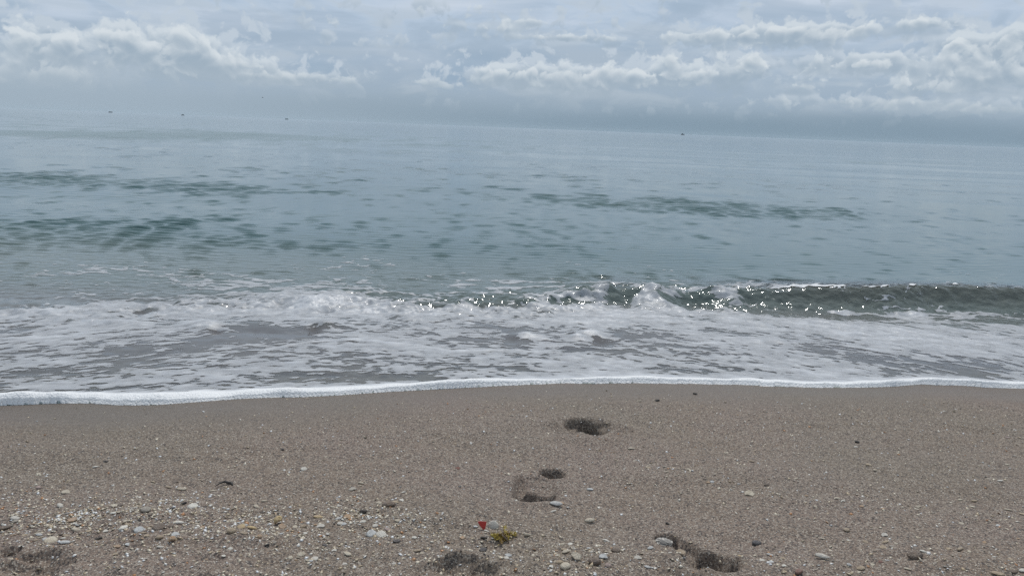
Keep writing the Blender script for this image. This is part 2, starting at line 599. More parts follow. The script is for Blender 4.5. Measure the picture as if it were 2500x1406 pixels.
WAVES = []
for i in range(230):
    lam = 0.055 * (24.0 ** RNG.rand())
    th = RNG.normal(0.0, 0.26) + 0.02
    WAVES.append((2 * math.pi / lam, th, RNG.rand() * 6.283, lam))
LUMPS = [(770, 752, 50, 14, .045), (800, 762, 16, 6, -.03), (500, 812, 48, 9, .030), (530, 824, 14, 5, -.02), (790, 803, 40, 7, .028), (765, 818, 14, 8, -.02), (1440, 818, 42, 7, .030), (1470, 838, 26, 6, -.012), (1410, 826, 20, 4, .02),
         (1290, 822, 50, 6, .018), (1600, 735, 60, 12, .05), (1520, 728, 26, 14, -.03), (1700, 742, 50, 8, -.02), (640, 825, 60, 9, -.012), (1870, 832, 70, 7, .012), (350, 772, 22, 9, -.012), (1250, 828, 14, 18, -.008), (290, 810, 70, 5, .016), (1770, 735, 40, 12, .03)]
_L = []
for (px, py, a, b, h) in LUMPS:
    x, y = on_plane(px, py, 0.0)
    mp = math.sqrt(x * x + y * y + 1.4) / F_PX
    _L.append((x, y, a * mp, b * mp / math.sin(math.atan2(CAM_H, y)), h))
_PATCH = []
for (px, py, a, b, k) in [(1690, 502, 300, 15, 1.9), (1900, 515, 200, 11, 1.2), (1250, 428, 330, 9, 0.8), (620, 462, 260, 10, 1.0), (150, 440, 330, 14, 1.0), (120, 590, 330, 30, 0.9), (1240, 595, 330, 28, 0.2), (300, 545, 300, 22, 0.8), (1350, 660, 260, 30, 0.35), (560, 330, 420, 10, 0.7), (200, 330, 300, 8, 0.8), (1980, 690, 260, 16, 0.9), (700, 600, 320, 22, 0.6)]:
    x, y = on_plane(px, py, 0.0)
    mp = math.sqrt(x * x + y * y + 1.4) / F_PX
    _PATCH.append((x, y, a * mp, b * mp / math.sin(math.atan2(CAM_H, y)), k))


def ripple_mask(x, y):
    d = np.maximum(y, 1.0)
    m = 0.55 * fbm(x * 0.16 / (d / 10) ** 0.45, y * 0.55 / (d / 10) ** 0.6, 3, 0.55, 41) + 0.20 - 0.20 * np.clip(x / d / 0.6, -1, 1)
    for (px, py, a, b, k) in _PATCH:
        m = m + k * np.exp(-((x - px) / a) ** 2 - ((y - py) / b) ** 2)
    return np.clip(m, 0, 1.3)


def sea_surface(x, y, dy):
    """resting grid points -> displaced points, plus the share of shallow clear water and ripple strength"""
    e = edge(x)
    sb = sand_base(y)
    film = 0.007 + 0.05 * np.clip(y - e, 0, 1.5) ** 1.3
    sea = 0.018 * np.exp(-((y - 6.1) / 1.2) ** 2) * 0
    z = np.maximum(sb + film, 0.0) * sst(y, 9.0, 4.2) + sea
    yc = crest(x)
    A = np.interp(x, _CX, _CA) * (1.0 + 0.16 * pn(x * 2.3, x * 0 + 5, 33))
    q = y - yc
    A0 = np.maximum(A, 1e-4)
    front = 0.06 + 0.80 * A
    prof = np.where(q > 0, np.exp(-(np.abs(q) / 0.50) ** 1.5), np.exp(-(np.abs(q) / front) ** 2))
    hw = A * prof
    z = z + hw - 0.03 * (A / 0.165) * np.exp(-((q + 0.36) / 0.22) ** 2)
    yd = -0.40 * hw * np.where(q > 0, prof, prof) * sst(A, 0.05, 0.15)
    xd = np.zeros_like(x)
    # broken water and swash lumps
    inz = sst(y, e, e + 0.35) * sst(y, 7.6, 5.8)
    turb = np.exp(-((q + 0.05) / 0.45) ** 2)
    z = z + inz * (0.010 * fbm(x * 3, y * 4, 3, 0.5, 51) + turb * sst(A, 0.16, 0.05) * (0.012 + 0.25 * A) * fbm(x * 4.2, y * 5, 3, 0.5, 52)) * (0.25 + turb)
    z = z + inz * (turb + 0.3) * 0.008 * fbm(x * 13, y * 15, 2, 0.5, 53)
    for (px, py, a, b, h) in _L:
        z = z + h * np.exp(-((x - px) / a) ** 2 - ((y - py) / b) ** 2)
    # wind ripples in patches, and a low swell
    rm = ripple_mask(x, y)
    off = 0.55 * sst(y, yc - 0.55, yc - 0.10) * sst(A, 0.02, 0.06) + 0.45 * sst(y, yc + 0.0, yc + 0.7)
    off = np.maximum(off, sst(y, yc + 0.2, yc + 0.9))
    dd = np.maximum(y, 3.0) / 8.0
    env = np.clip(0.45 + 1.5 * fbm(x * 1.5 / dd ** 0.5, y * 2.6 / dd ** 0.8, 3, 0.6, 55), 0, 1.7)
    lone = sst(fbm(x * 2.6 / dd ** 0.5, y * 4.5 / dd ** 0.8, 2, 0.5, 56), 0.34, 0.62)
    rm = np.clip(rm * np.maximum(env, 0.75 * sst(rm, 0.55, 1.0)) + 0.20 * lone + 0.6 * sst(A, 0.02, 0.05) * np.exp(-((q - 0.55) / 0.75) ** 2) * np.exp(-((x - 0.6) / 1.5) ** 2), 0, 1.5)
    lam0 = 0.0245 * np.maximum(y, 4.0) ** 0.84
    hs, h2 = np.zeros_like(x), np.zeros_like(x)
    for k, th, ph, lam in WAVES:
        w = np.exp(-(np.log(lam / lam0)) ** 2 / 0.16)
        w = np.where(w > 0.02, w, 0)
        if not (w > 0).any():
            continue
        kx, ky = k * math.sin(th), -k * math.cos(th)
        hs += w * np.cos(kx * x + ky * y + ph + 1.1 * rm)
        h2 += 0.5 * w * w
    hs = hs / np.sqrt(h2 + 1e-9)
    cut = 1.75 - 1.85 * rm
    ex = hs - cut
    crestlet = np.where(ex > 0, ex * ex / (ex + 0.35), 0)
    res = np.clip((lam0 / dy - 1.2) / 1.0, 0, 1)
    wl = 0.032 * lam0 * off * res
    z = z + wl * (crestlet + (0.13 + 0.38 * np.clip(rm, 0, 1)) * hs)
    yd = yd - 0.5 * wl * crestlet
    sw = off * sst(y, 6.5, 10.0) * sst(y, 110.0, 30.0) * (0.5 + 0.8 * fbm(x * 0.12, y * 0.2, 2, 0.5, 57))
    for lam, a, th, ph in ((7.5, 0.016, 0.10, 0.5), (5.1, 0.010, -0.16, 2.1), (11.0, 0.025, 0.03, 4.0), (3.1, 0.004, 0.25, 1.0), (2.2, 0.003, -0.3, 2.7)):
        k = 2 * math.pi / lam
        z = z + a * sw * np.clip((lam / dy - 2) / 2, 0, 1) * np.cos(k * (math.sin(th) * x - math.cos(th) * y) + ph)
    # run the sheet under the sand shoreward of its edge
    out = e - y
    z = np.where(out > 0, sb - 0.012 - 0.35 * out, z)
    depth = z - sb
    return x + xd, y + yd, z, depth, rm, q, A


def rows_to(y0, y1, n):
    a = np.linspace(1.0 / y0, 1.0 / y1, n)
    return 1.0 / a


def columns(n, m, wide):
    f = np.linspace(-0.78, 0.78, n)
    g = 0.78 + (wide - 0.78) * (np.linspace(0, 1, m + 1)[1:]) ** 2
    return np.concatenate([-g[::-1], f, g])


def sea_rows():
    a = rows_to(2.75, 4.9, 95)
    b = np.linspace(4.92, 5.75, 130)
    c = rows_to(5.77, 80.0, 640)
    d = np.exp(np.linspace(math.log(81), math.log(5000), 60))
    return np.concatenate([a, b, c, d])


def water_material():
    m, t, out = new_mat('sea_water')
    p = objcoord(t)
    clear = attr(t, 'clear')
    rip = attr(t, 'ripple')
    far = attr(t, 'far')
    nA = noise(t, scaled(t, p, (2.2, 6.0, 1.0)), 1.0, 4.0, 0.55)
    nB = noise(t, scaled(t, p, (9.0, 20.0, 1.0)), 1.0, 3.0, 0.55)
    nC = noise(t, scaled(t, p, (15.0, 22.0, 20.0)), 1.0, 2.0, 0.5)
    n0 = bump(t, nC, attr(t, 'break') * 0.85, 0.02)
    n1 = bump(t, nB, rip * 0.22 + 0.03, 0.012, n0)
    n2 = bump(t, nA, far * (rip * 1.1 + 0.10), 0.06, n1)
    fr = t.nodes.new('ShaderNodeFresnel')
    fr.inputs['IOR'].default_value = 1.33
    t.links.new(n2, fr.inputs['Normal'])
    gl = t.nodes.new('ShaderNodeBsdfGlossy')
    gl.inputs['Roughness'].default_value = 0.085
    gl.inputs['Color'].default_value = (0.96, 0.98, 1, 1)
    t.links.new(n2, gl.inputs['Normal'])
    tint = noise(t, scaled(t, p, (0.11, 0.35, 1.0)), 1.0, 3.0, 0.5)
    deep = attr(t, 'deep')
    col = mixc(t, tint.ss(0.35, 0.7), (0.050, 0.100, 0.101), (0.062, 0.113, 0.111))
    col = mixc(t, far, col, (0.160, 0.216, 0.218))  # paleness of sky reflection and haze painted into the distant water colour
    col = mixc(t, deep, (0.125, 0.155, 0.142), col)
    col = mixc(t, attr(t, 'thin') * 0.85, col, (0.255, 0.292, 0.275))  # glow of sunlight coming through the wave, painted as a paler body colour
    col = mixc(t, attr(t, 'murk'), col, (0.215, 0.200, 0.200))
    di = t.nodes.new('ShaderNodeBsdfDiffuse')
    t.links.new(col, di.inputs['Color'])
    t.links.new(n1, di.inputs['Normal'])
    tr = t.nodes.new('ShaderNodeBsdfTransparent')
    tr.inputs['Color'].default_value = (0.86, 0.92, 0.90, 1)
    mx = t.nodes.new('ShaderNodeMixShader')
    link(t, clear, mx.inputs[0])
    tl = t.nodes.new('ShaderNodeBsdfTranslucent')
    tn = noise(t, scaled(t, p, (2.0, 3.0, 6.0)), 1.0, 3.0, 0.55)
    t.links.new(mixc(t, tn.ss(0.3, 0.7), (0.54, 0.64, 0.59), (0.72, 0.77, 0.73)), tl.inputs['Color'])
    md = t.nodes.new('ShaderNodeMixShader')
    link(t, attr(t, 'thin') * 0.65, md.inputs[0])
    t.links.new(di.outputs[0], md.inputs[1])
    t.links.new(tl.outputs[0], md.inputs[2])
    t.links.new(md.outputs[0], mx.inputs[1])
    t.links.new(tr.outputs[0], mx.inputs[2])
    m2 = t.nodes.new('ShaderNodeMixShader')
    link(t, S(t, fr.outputs[0]), m2.inputs[0])
    t.links.new(mx.outputs[0], m2.inputs[1])
    t.links.new(gl.outputs[0], m2.inputs[2])
    t.links.new(m2.outputs[0], out.inputs['Surface'])
    return m


def build_sea():
    ys = sea_rows()
    ts = columns(790, 22, 5.0)
    T, Y = np.meshgrid(ts, ys)
    X = np.clip(T * (Y + 0.55), -5100, 5100)
    dy = np.gradient(ys)[:, None] * np.ones_like(X)
    x, y, z, depth, rm, q, A = sea_surface(X, Y, np.abs(dy))
    clear = 0.90 * np.exp(-np.clip(depth, 0, 9) / 0.10)
    clear = clear * np.where(Y > 9, 0, 1)
    thin = sst(A, 0.05, 0.12) * np.exp(-(np.abs(q) / 0.30) ** 2)
    wv = sst(A, 0.05, 0.12)
    clear = clear * (1 - wv * sst(q, -0.4, -0.2)) + 0.80 * wv * sst(q, -0.02, 0.05) * sst(q, 0.95, 0.55)
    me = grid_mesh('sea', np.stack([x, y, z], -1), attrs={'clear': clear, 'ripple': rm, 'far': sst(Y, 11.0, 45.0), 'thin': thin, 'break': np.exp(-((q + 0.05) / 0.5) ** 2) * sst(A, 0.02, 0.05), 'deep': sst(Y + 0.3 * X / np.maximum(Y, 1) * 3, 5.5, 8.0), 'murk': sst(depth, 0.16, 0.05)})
    return add('sea', me, water_material(), kind='structure', label='calm grey green sea with a small shore break')


# ---------------------------------------------------------------- foam
FAR_PX = [(-1200, 760), (0, 766), (120, 762), (200, 752), (400, 730), (560, 716), (700, 712), (860, 712), (950, 738), (1050, 743), (1150, 742), (1300, 744), (1400, 741), (1480, 726), (1560, 733), (1650, 742), (1750, 746), (1830, 750), (1950, 760), (2100, 774), (2300, 781), (2500, 786), (3400, 800)]
_FB = np.array([on_plane(p[0], p[1], 0.02) for p in FAR_PX])


ARCS = [np.array([on_plane(*p, 0.01) for p in l]) for l in (
    [(1690, 834), (1760, 833), (1820, 836), (1880, 845), (1920, 868), (1960, 896), (2010, 922)],
    [(640, 868), (760, 842), (880, 836), (1010, 846), (1120, 858), (1230, 852)],
    [(-200, 868), (-60, 852), (90, 846), (240, 838), (380, 822), (500, 812), (600, 822)])]


def foam_field(x, y, q, A):
    e = edge(x)
    s = y - e                                   # metres seaward of the swash edge
    fb = np.interp(x, _FB[:, 0], _FB[:, 1]) + 0.10 * fbm(x * 2.0, x * 0 + 1, 3, 0.6, 61)
    b = y - fb                                  # > 0 beyond the broken water
    g = 0.12 * (x - 0.3) ** 2                  # streaks bend with the spreading swash
    bend = y + np.where(np.abs(x) < 4, g, 4 * 0.12 * np.abs(x))
    wx = 0.10 * fbm(x * 3, y * 3, 2, 0.5, 62)
    wy = 0.06 * fbm(x * 3, y * 3, 2, 0.5, 63)
    n1 = fbm((x + wx) * 2.1, (bend + wy) * 4.6, 3, 0.5, 64)
    n2 = fbm((x + 0.5 * wx) * 6.5, (bend + 0.5 * wy) * 14.0, 3, 0.55, 65)
    n3 = fbm(x * 17, bend * 34, 2, 0.5, 66)
    n = 0.36 * n1 + 0.44 * n2 + 0.34 * n3
    zone = fbm(x * 0.9, bend * 1.4, 2, 0.5, 67)
    dense = np.exp(-((b + 0.42) / 0.40) ** 2)
    lev = 0.10 + 0.33 * dense + 0.40 * zone
    lev = lev - 0.08 * sst(x, 0.8, 2.5)
    lev = lev + 1.3 * np.exp(-(s / 0.10) ** 2)              # the rolled front
    inside = n + lev
    # past the broken water: lacy threads only
    r = 1.0 - 2.2 * np.abs(fbm((x + wx) * 2.1, (y + wy) * 3.6, 4, 0.55, 71))
    r2 = fbm(x * 0.8, y * 1.1, 2, 0.5, 72)
    r3 = fbm(x * 11, y * 20, 2, 0.5, 73)
    thread = r - 0.60 + 0.45 * r2 + 0.30 * r3 - 0.37 * np.clip(b, 0, 9) ** 0.8
    k = sst(b, -0.07, 0.10)
    f = inside * (1 - k) + thread * k
    # lip of the standing wave and its clear green face
    big = sst(A, 0.085, 0.125)
    face = big * sst(q, -0.30, -0.22) * sst(q, 0.02, -0.03)
    f = f - 1.4 * face + 1.7 * face * sst(1.0 - 2.4 * np.abs(fbm((x + wx) * 5.0, (y + wy) * 9.0, 3, 0.55, 79)) + 0.3 * r2, 0.70, 1.1)
    lip = big * np.exp(-((q - 0.012 - 0.05 * pn(x * 3, x * 0, 75)) / (0.035 + 0.02 * pn(x * 4, x * 0 + 8, 76))) ** 2)
    f = f + 0.9 * lip * (0.72 + 1.5 * fbm(x * 3.0, y * 6, 4, 0.65, 74)).clip(-0.6, 1.5)
    toe = big * np.exp(-((q + 0.30) / 0.045) ** 2)
    f = f + 0.8 * toe * (0.3 + fbm(x * 3.5, y * 4, 3, 0.6, 77))
    for (px, py, a, bb, h) in _L:
        gg = np.exp(-((x - px) / a) ** 2 - ((y - py) / bb) ** 2)
        f = f + (0.5 if h > 0 else -0.9) * gg
    for pts in ARCS:                                        # thin lips where one wash overran the last
        ya = np.interp(x, pts[:, 0], pts[:, 1], left=-9, right=-9) + 0.02 * pn(x * 5, x * 0, 78)
        d = y - ya
        f = f + 0.55 * np.exp(-(d / 0.016) ** 2) + 0.16 * np.where(d < 0, np.exp(d / 0.18), 0)
    f = np.where(s < 0.0, f - 60 * np.clip(-s - 0.006, 0, 1), f)
    return f, s, b, dense, lip


def foam_material():
    m, t, out = new_mat('sea_foam')
    p = objcoord(t)
    th = attr(t, 'cover')
    roll = attr(t, 'roll')
    v1 = voro(t, p, 105.0, 'F1')
    v2 = voro(t, p, 260.0, 'F1')
    nn = noise(t, p, 14.0, 4.0, 0.6)
    h = (1.0 - v1) * 0.7 + (1.0 - v2) * 0.4
    nb = bump(t, h, roll * 0.45 + 0.25, 0.005)
    col = mixc(t, nn.ss(0.3, 0.7), (0.47, 0.485, 0.515), (0.56, 0.57, 0.59))
    col = mixc(t, roll, col, (0.84, 0.84, 0.84))
    b = principled(t, None, col, 0.42, 0.4, nb)
    tr = t.nodes.new('ShaderNodeBsdfTransparent')
    lace = noise(t, scaled(t, p, (46.0, 84.0, 60.0)), 1.0, 3.0, 0.6)
    veil = noise(t, scaled(t, p, (5.0, 11.0, 5.0)), 1.0, 4.0, 0.6)
    a = (th + (lace - 0.5) * 0.42 - 0.02).ss(0.0, 0.055) * (th * 0.45 + (veil - 0.5) * 0.9 + roll).ss(-0.15, 0.60, 0.50, 0.94)
    mx = t.nodes.new('ShaderNodeMixShader')
    link(t, a, mx.inputs[0])
    t.links.new(tr.outputs[0], mx.inputs[1])
    t.links.new(b.outputs[0], mx.inputs[2])
    t.links.new(mx.outputs[0], out.inputs['Surface'])
    return m


def build_foam():
    ys = np.concatenate([rows_to(2.7, 3.75, 170), rows_to(3.755, 4.9, 130), np.linspace(4.905, 5.75, 130), rows_to(5.76, 9.5, 110)])
    ts = columns(1120, 30, 1.6)
    T, Y = np.meshgrid(ts, ys)
    X = T * (Y + 0.55)
    dy = np.gradient(ys)[:, None] * np.ones_like(X)
    # follow the same water as the sea mesh (its ripple cut-off included)
    sr = sea_rows()
    sdy = np.interp(Y, sr, np.gradient(sr))
    x, y, z, depth, rm, q, A = sea_surface(X, Y, sdy)
    f, s, b, dense, lip = foam_field(X, Y, q, A)
    w = np.maximum(0.018, 0.038 + 0.030 * sst(X, 0.4, -1.6) + 0.022 * pn(X * 1.9, X * 0 + 3, 81) + 0.014 * pn(X * 6, X * 0 + 3, 84))
    hr = (0.012 + 0.009 * sst(X, 0.4, -1.8)) * np.clip(0.9 + 0.75 * pn(X * 2.3, X * 0 + 7, 82) + 0.45 * pn(X * 8, X * 0 + 7, 85), 0.15, 1.7)
    sr_ = np.clip(s, 0, 9)
    roll = hr * np.where(sr_ < w * 0.55, np.clip(sst(sr_, -0.006, w * 0.55), 0, 1) ** 0.7, np.exp(-((sr_ - w * 0.55) / w) ** 2))
    rollm = np.exp(-(np.clip(sr_ - w * 0.5, 0, 9) / (w * 0.7)) ** 2)
    lump = 0.5 + 0.5 * fbm(X * 60, Y * 60, 2, 0.6, 83)
    thick = 0.002 + 0.004 * np.clip(f, 0, 1) + 0.005 * lip * (0.5 + lump) + 0.004 * dense * np.clip(f, 0, 1) * lump * 2
    zz = z + thick + roll * (0.95 + 0.10 * lump)
    sandz = sand_z(X, Y)
    zz = np.where(s < 0.0, sandz - 0.004, np.maximum(zz, sandz + 0.002))
    yy = y - 0.6 * thick * sst(A, 0.08, 0.13)
    fm = f > 0.0
    keep = fm[:-1, :-1] | fm[1:, :-1] | fm[:-1, 1:] | fm[1:, 1:]
    keep &= (s[:-1, :-1] > -0.03)
    me = grid_mesh('sea_foam', np.stack([x, yy, zz], -1), keep, {'cover': np.clip(f, -1, 2), 'roll': np.clip(rollm + lip * 0.8, 0, 1)})
    return add('sea_foam', me, foam_material(), kind='stuff', label='white lacy foam spread over the swash and rolled along its edge')


def build_haze():
    x0, x1, y0, y1, z0, z1 = -5200.0, 5200.0, -420.0, 5100.0, -4.4, 12.0
    v = [(x, y, z) for x in (x0, x1) for y in (y0, y1) for z in (z0, z1)]
    me = bpy.data.meshes.new('haze')
    me.from_pydata(v, [], [(0, 1, 3, 2), (4, 6, 7, 5), (0, 4, 5, 1), (2, 3, 7, 6), (0, 2, 6, 4), (1, 5, 7, 3)])
    m, t, out = new_mat('sea_air')
    pv = t.nodes.new('ShaderNodeVolumePrincipled')
    pv.inputs['Color'].default_value = (0.66, 0.75, 0.82, 1)
    pv.inputs['Density'].default_value = 0.00008
    t.links.new(pv.outputs[0], out.inputs['Volume'])
    return add('haze', me, m, kind='stuff', label='thin pale sea haze')


build_sand()
build_sea()
build_foam()
build_haze()

# ---------------------------------------------------------------- shells, stones and drift on the sand
def shell_mat(name, a, b, rough=0.42, spec=0.45, scale=70.0):
    m, t, out = new_mat(name)
    tc = t.nodes.new('ShaderNodeTexCoord')
    oi = t.nodes.new('ShaderNodeObjectInfo')
    off = t.nodes.new('ShaderNodeVectorMath')
    off.operation = 'ADD'
    t.links.new(tc.outputs['Object'], off.inputs[0])
    t.links.new(S(t, oi.outputs['Random'])._m('MULTIPLY', 9.0).s, off.inputs[1])
    n = noise(t, off.outputs[0], 2.6, 4.0, 0.6)
    n2 = noise(t, off.outputs[0], 9.0, 3.0, 0.6)
    c = mixc(t, n.ss(0.35, 0.65), a, b)
    r = S(t, oi.outputs['Random'])
    c = mixc(t, r * 0.35, c, (0.20, 0.16, 0.13))
    c = mixc(t, n2.ss(0.56, 0.75) * 0.45, c, (0.17, 0.14, 0.12))
    nb = bump(t, n2, 0.35, 0.05)
    principled(t, out, c, rough, spec, nb)
    return m


MATS = {
    'cream': shell_mat('cream_shell', (0.58, 0.51, 0.40), (0.46, 0.39, 0.29)),
    'white': shell_mat('white_shell', (0.70, 0.66, 0.58), (0.54, 0.50, 0.44)),
    'bluish white': shell_mat('bluish_white_shell', (0.58, 0.58, 0.565), (0.44, 0.44, 0.43)),
    'tan': shell_mat('tan_shell', (0.42, 0.33, 0.22), (0.32, 0.24, 0.16)),
    'yellow': shell_mat('yellow_shell', (0.58, 0.42, 0.19), (0.46, 0.33, 0.18)),
    'orange': shell_mat('orange_shell', (0.42, 0.25, 0.13), (0.38, 0.28, 0.19)),
    'red brown': shell_mat('red_brown_stone', (0.20, 0.07, 0.045), (0.16, 0.075, 0.055)),
    'brown': shell_mat('brown_stone', (0.16, 0.11, 0.075), (0.11, 0.08, 0.06)),
    'dark grey': shell_mat('dark_grey_stone', (0.085, 0.078, 0.078), (0.06, 0.055, 0.057)),
    'grey': shell_mat('grey_shell', (0.37, 0.33, 0.27), (0.29, 0.25, 0.21)),
    'pinkish': shell_mat('pinkish_stone', (0.40, 0.29, 0.25), (0.33, 0.25, 0.22)),
    'black': shell_mat('black_drift', (0.022, 0.020, 0.020), (0.03, 0.026, 0.024), 0.6),
}
MESHES = {}


def finish(bm, name, mat, smooth=True):
    bmesh.ops.recalc_face_normals(bm, faces=bm.faces)
    me = bpy.data.meshes.new(name)
    bm.to_mesh(me)
    bm.free()
    for p in me.polygons:
        p.use_smooth = smooth
    me.materials.append(mat)
    return me


def valve_bm(r, ribs):
    """one half of a clam: a domed fan with a beak, ribs, and a closed underside"""
    bm = bmesh.new()
    NA, NR = 22, 5
    wob = [1.0 + r.uniform(-0.03, 0.03) for _ in range(NA)]
    dome = r.uniform(0.09, 0.13)
    beak = bm.verts.new((0, 0.36, dome * 0.55))
    rings = []
    for i in range(1, NR + 1):
        s = i / NR
        ring = []
        for k in range(NA):
            th = 2 * math.pi * k / NA
            ox, oy = 0.5 * math.cos(th) * wob[k], 0.41 * math.sin(th) * wob[k]
            if oy > 0:
                oy *= 1.0 + 0.10 * math.sin(th) ** 6
            x, y = ox * s, 0.36 + (oy - 0.36) * s if False else 0.30 * (1 - s) + oy * s
            z = dome * math.sqrt(max(0.0, 1 - s ** 2.3)) + ribs * 0.012 * (1 if k % 2 else -1) * s
            ring.append(bm.verts.new((x, y, z)))
        rings.append(ring)
    beak.co.y, beak.co.z = 0.32, dome * 1.0
    for k in range(NA):
        bm.faces.new((beak, rings[0][k], rings[0][(k + 1) % NA]))
        for i in range(NR - 1):
            bm.faces.new((rings[i][k], rings[i + 1][k], rings[i + 1][(k + 1) % NA], rings[i][(k + 1) % NA]))
    low = [bm.verts.new((v.co.x * 0.93, v.co.y * 0.93, -0.05)) for v in rings[-1]]
    for k in range(NA):
        bm.faces.new((rings[-1][k], low[k], low[(k + 1) % NA], rings[-1][(k + 1) % NA]))
    bm.faces.new(low)
    return bm


def plate_bm(r, n, ax, thick, curve, jag):
    """a broken piece: uneven outline, curved like the shell it came from, thin rounded edge"""
    bm = bmesh.new()
    top, mid, bot = [], [], []
    c = bm.verts.new((0, 0, thick * 0.5 + curve * 0.25))
    for k in range(n):
        th = 2 * math.pi * (k + r.uniform(-0.3, 0.3)) / n
        q = 0.5 * (1 + r.uniform(-jag, jag * 0.5))
        x, y = math.cos(th) * q, math.sin(th) * q * ax
        z = curve * (0.25 - x * x)
        top.append(bm.verts.new((x * 0.88, y * 0.88, z + thick * 0.5)))
        mid.append(bm.verts.new((x, y, z)))
        bot.append(bm.verts.new((x * 0.9, y * 0.9, z - thick * 0.5)))
    for k in range(n):
        j = (k + 1) % n
        bm.faces.new((c, top[k], top[j]))
        bm.faces.new((top[k], mid[k], mid[j], top[j]))
        bm.faces.new((mid[k], bot[k], bot[j], mid[j]))
    bm.faces.new(bot[::-1])
    return bm


def stone_bm(r, ay, az, rough):
    bm = bmesh.new()
    bmesh.ops.create_icosphere(bm, subdivisions=2, radius=0.5)
    ph = [r.uniform(0, 6) for _ in range(6)]
    for v in bm.verts:
        d = 1 + rough * (math.sin(v.co.x * 6 + ph[0]) * math.cos(v.co.y * 5 + ph[1]) + 0.6 * math.sin(v.co.z * 9 + ph[2] + v.co.x * 4)) + r.uniform(-rough, rough) * 0.3
        v.co = Vector((v.co.x * d, v.co.y * d * ay, v.co.z * d * az))
    return bm


def snail_bm(r):
    """a coiled moon snail: a tube winding outward with a low spire"""
    bm = bmesh.new()
    N, M, turns = 44, 8, 2.6
    rings = []
    for i in range(N):
        t = i / (N - 1)
        g = math.exp(2.3 * (t - 1))
        th = t * turns * 2 * math.pi
        R, a = 0.24 * g, 0.27 * g
        cx, cy, cz = R * math.cos(th), R * math.sin(th), 0.30 - 0.22 * g
        ring = []
        for k in range(M):
            ph = 2 * math.pi * k / M
            e = R + a * math.cos(ph)
            ring.append(bm.verts.new((e * math.cos(th), e * math.sin(th), cz + a * 1.05 * math.sin(ph))))
        rings.append(ring)
    for i in range(N - 1):
        for k in range(M):
            bm.faces.new((rings[i][k], rings[i + 1][k], rings[i + 1][(k + 1) % M], rings[i][(k + 1) % M]))
    bm.faces.new(rings[0])
    bm.faces.new(rings[-1][::-1])
    return bm


def auger_bm(r):
    bm = bmesh.new()
    W, M, rings = 7, 10, []
    for i in range(W * 3 + 1):
        t = i / (W * 3)
        rad = 0.19 * (1 - t) ** 0.9 * (1.0, 1.22, 1.12)[i % 3] + 0.004
        rings.append([bm.verts.new((-0.5 + t, rad * math.cos(2 * math.pi * k / M) + 0.0, rad * math.sin(2 * math.pi * k / M) + 0.02 * math.cos(2 * math.pi * k / M))) for k in range(M)])
    for i in range(len(rings) - 1):
        for k in range(M):
            bm.faces.new((rings[i][k], rings[i + 1][k], rings[i + 1][(k + 1) % M], rings[i][(k + 1) % M]))
    bm.faces.new(rings[0]); bm.faces.new(rings[-1][::-1])
    return bm


def tube_bm(pts, rad, M=7, bm=None):
    bm = bm or bmesh.new()
    rings = []
    for i, p in enumerate(pts):
        p = Vector(p)
        d = (Vector(pts[min(i + 1, len(pts) - 1)]) - Vector(pts[max(i - 1, 0)])).normalized()
        a = d.cross(Vector((0, 0.1, 1))).normalized()
        b = d.cross(a)
        q = rad[i] if isinstance(rad, (list, tuple)) else rad
        rings.append([bm.verts.new(p + a * (q * math.cos(2 * math.pi * k / M)) + b * (q * math.sin(2 * math.pi * k / M))) for k in range(M)])
    for i in range(len(rings) - 1):
        for k in range(M):
            bm.faces.new((rings[i][k], rings[i + 1][k], rings[i + 1][(k + 1) % M], rings[i][(k + 1) % M]))
    bm.faces.new(rings[0]); bm.faces.new(rings[-1][::-1])
    return bm


def get_mesh(kind, colour, v):
    key = (kind, colour, v)
    if key in MESHES:
        return MESHES[key]
    r = random.Random(hash((len(kind) * 31 + ord(kind[0]), v)) & 0xffff)
    if kind == 'valve': bm = valve_bm(r, 1.0 if v % 2 else 0.3)
    elif kind == 'chip': bm = plate_bm(r, 9, r.uniform(0.62, 0.85), 0.10, 0.22, 0.30)
    elif kind == 'slab': bm = plate_bm(r, 12, r.uniform(0.42, 0.5), 0.11, 0.10, 0.14)
    elif kind == 'sliver': bm = plate_bm(r, 9, r.uniform(0.26, 0.36), 0.10, 0.16, 0.22)
    elif kind == 'pebble': bm = stone_bm(r, r.uniform(0.7, 0.85), r.uniform(0.36, 0.48), 0.06)
    elif kind == 'stone': bm = stone_bm(r, r.uniform(0.6, 0.75), r.uniform(0.28, 0.38), 0.12)
    elif kind == 'bit': bm = stone_bm(r, r.uniform(0.4, 0.55), 0.35, 0.22)
    elif kind == 'snail': bm = snail_bm(r)
    elif kind == 'auger': bm = auger_bm(r)
    me = finish(bm, KIND[kind][0], MATS[colour], kind not in ('chip', 'bit'))
    MESHES[key] = me
    return me


#        object name, category, words used in labels, share of the height that is sunk
KIND = {'valve': ('clam_shell', 'shell', 'clam shell', 0.16), 'chip': ('shell_fragment', 'shell fragment', 'broken shell piece', 0.02), 'slab': ('shell_fragment', 'shell fragment', 'oblong shell piece', 0.02),
        'sliver': ('shell_fragment', 'shell fragment', 'thin shell sliver', 0.02), 'pebble': ('pebble', 'pebble', 'rounded pebble', 0.25), 'stone': ('stone', 'stone', 'flat stone', 0.2),
        'bit': ('driftwood_bit', 'driftwood', 'crumb of driftwood', 0.10), 'snail': ('snail_shell', 'shell', 'snail shell', 0.04), 'auger': ('spiral_shell', 'shell', 'spiral shell', 0.10)}

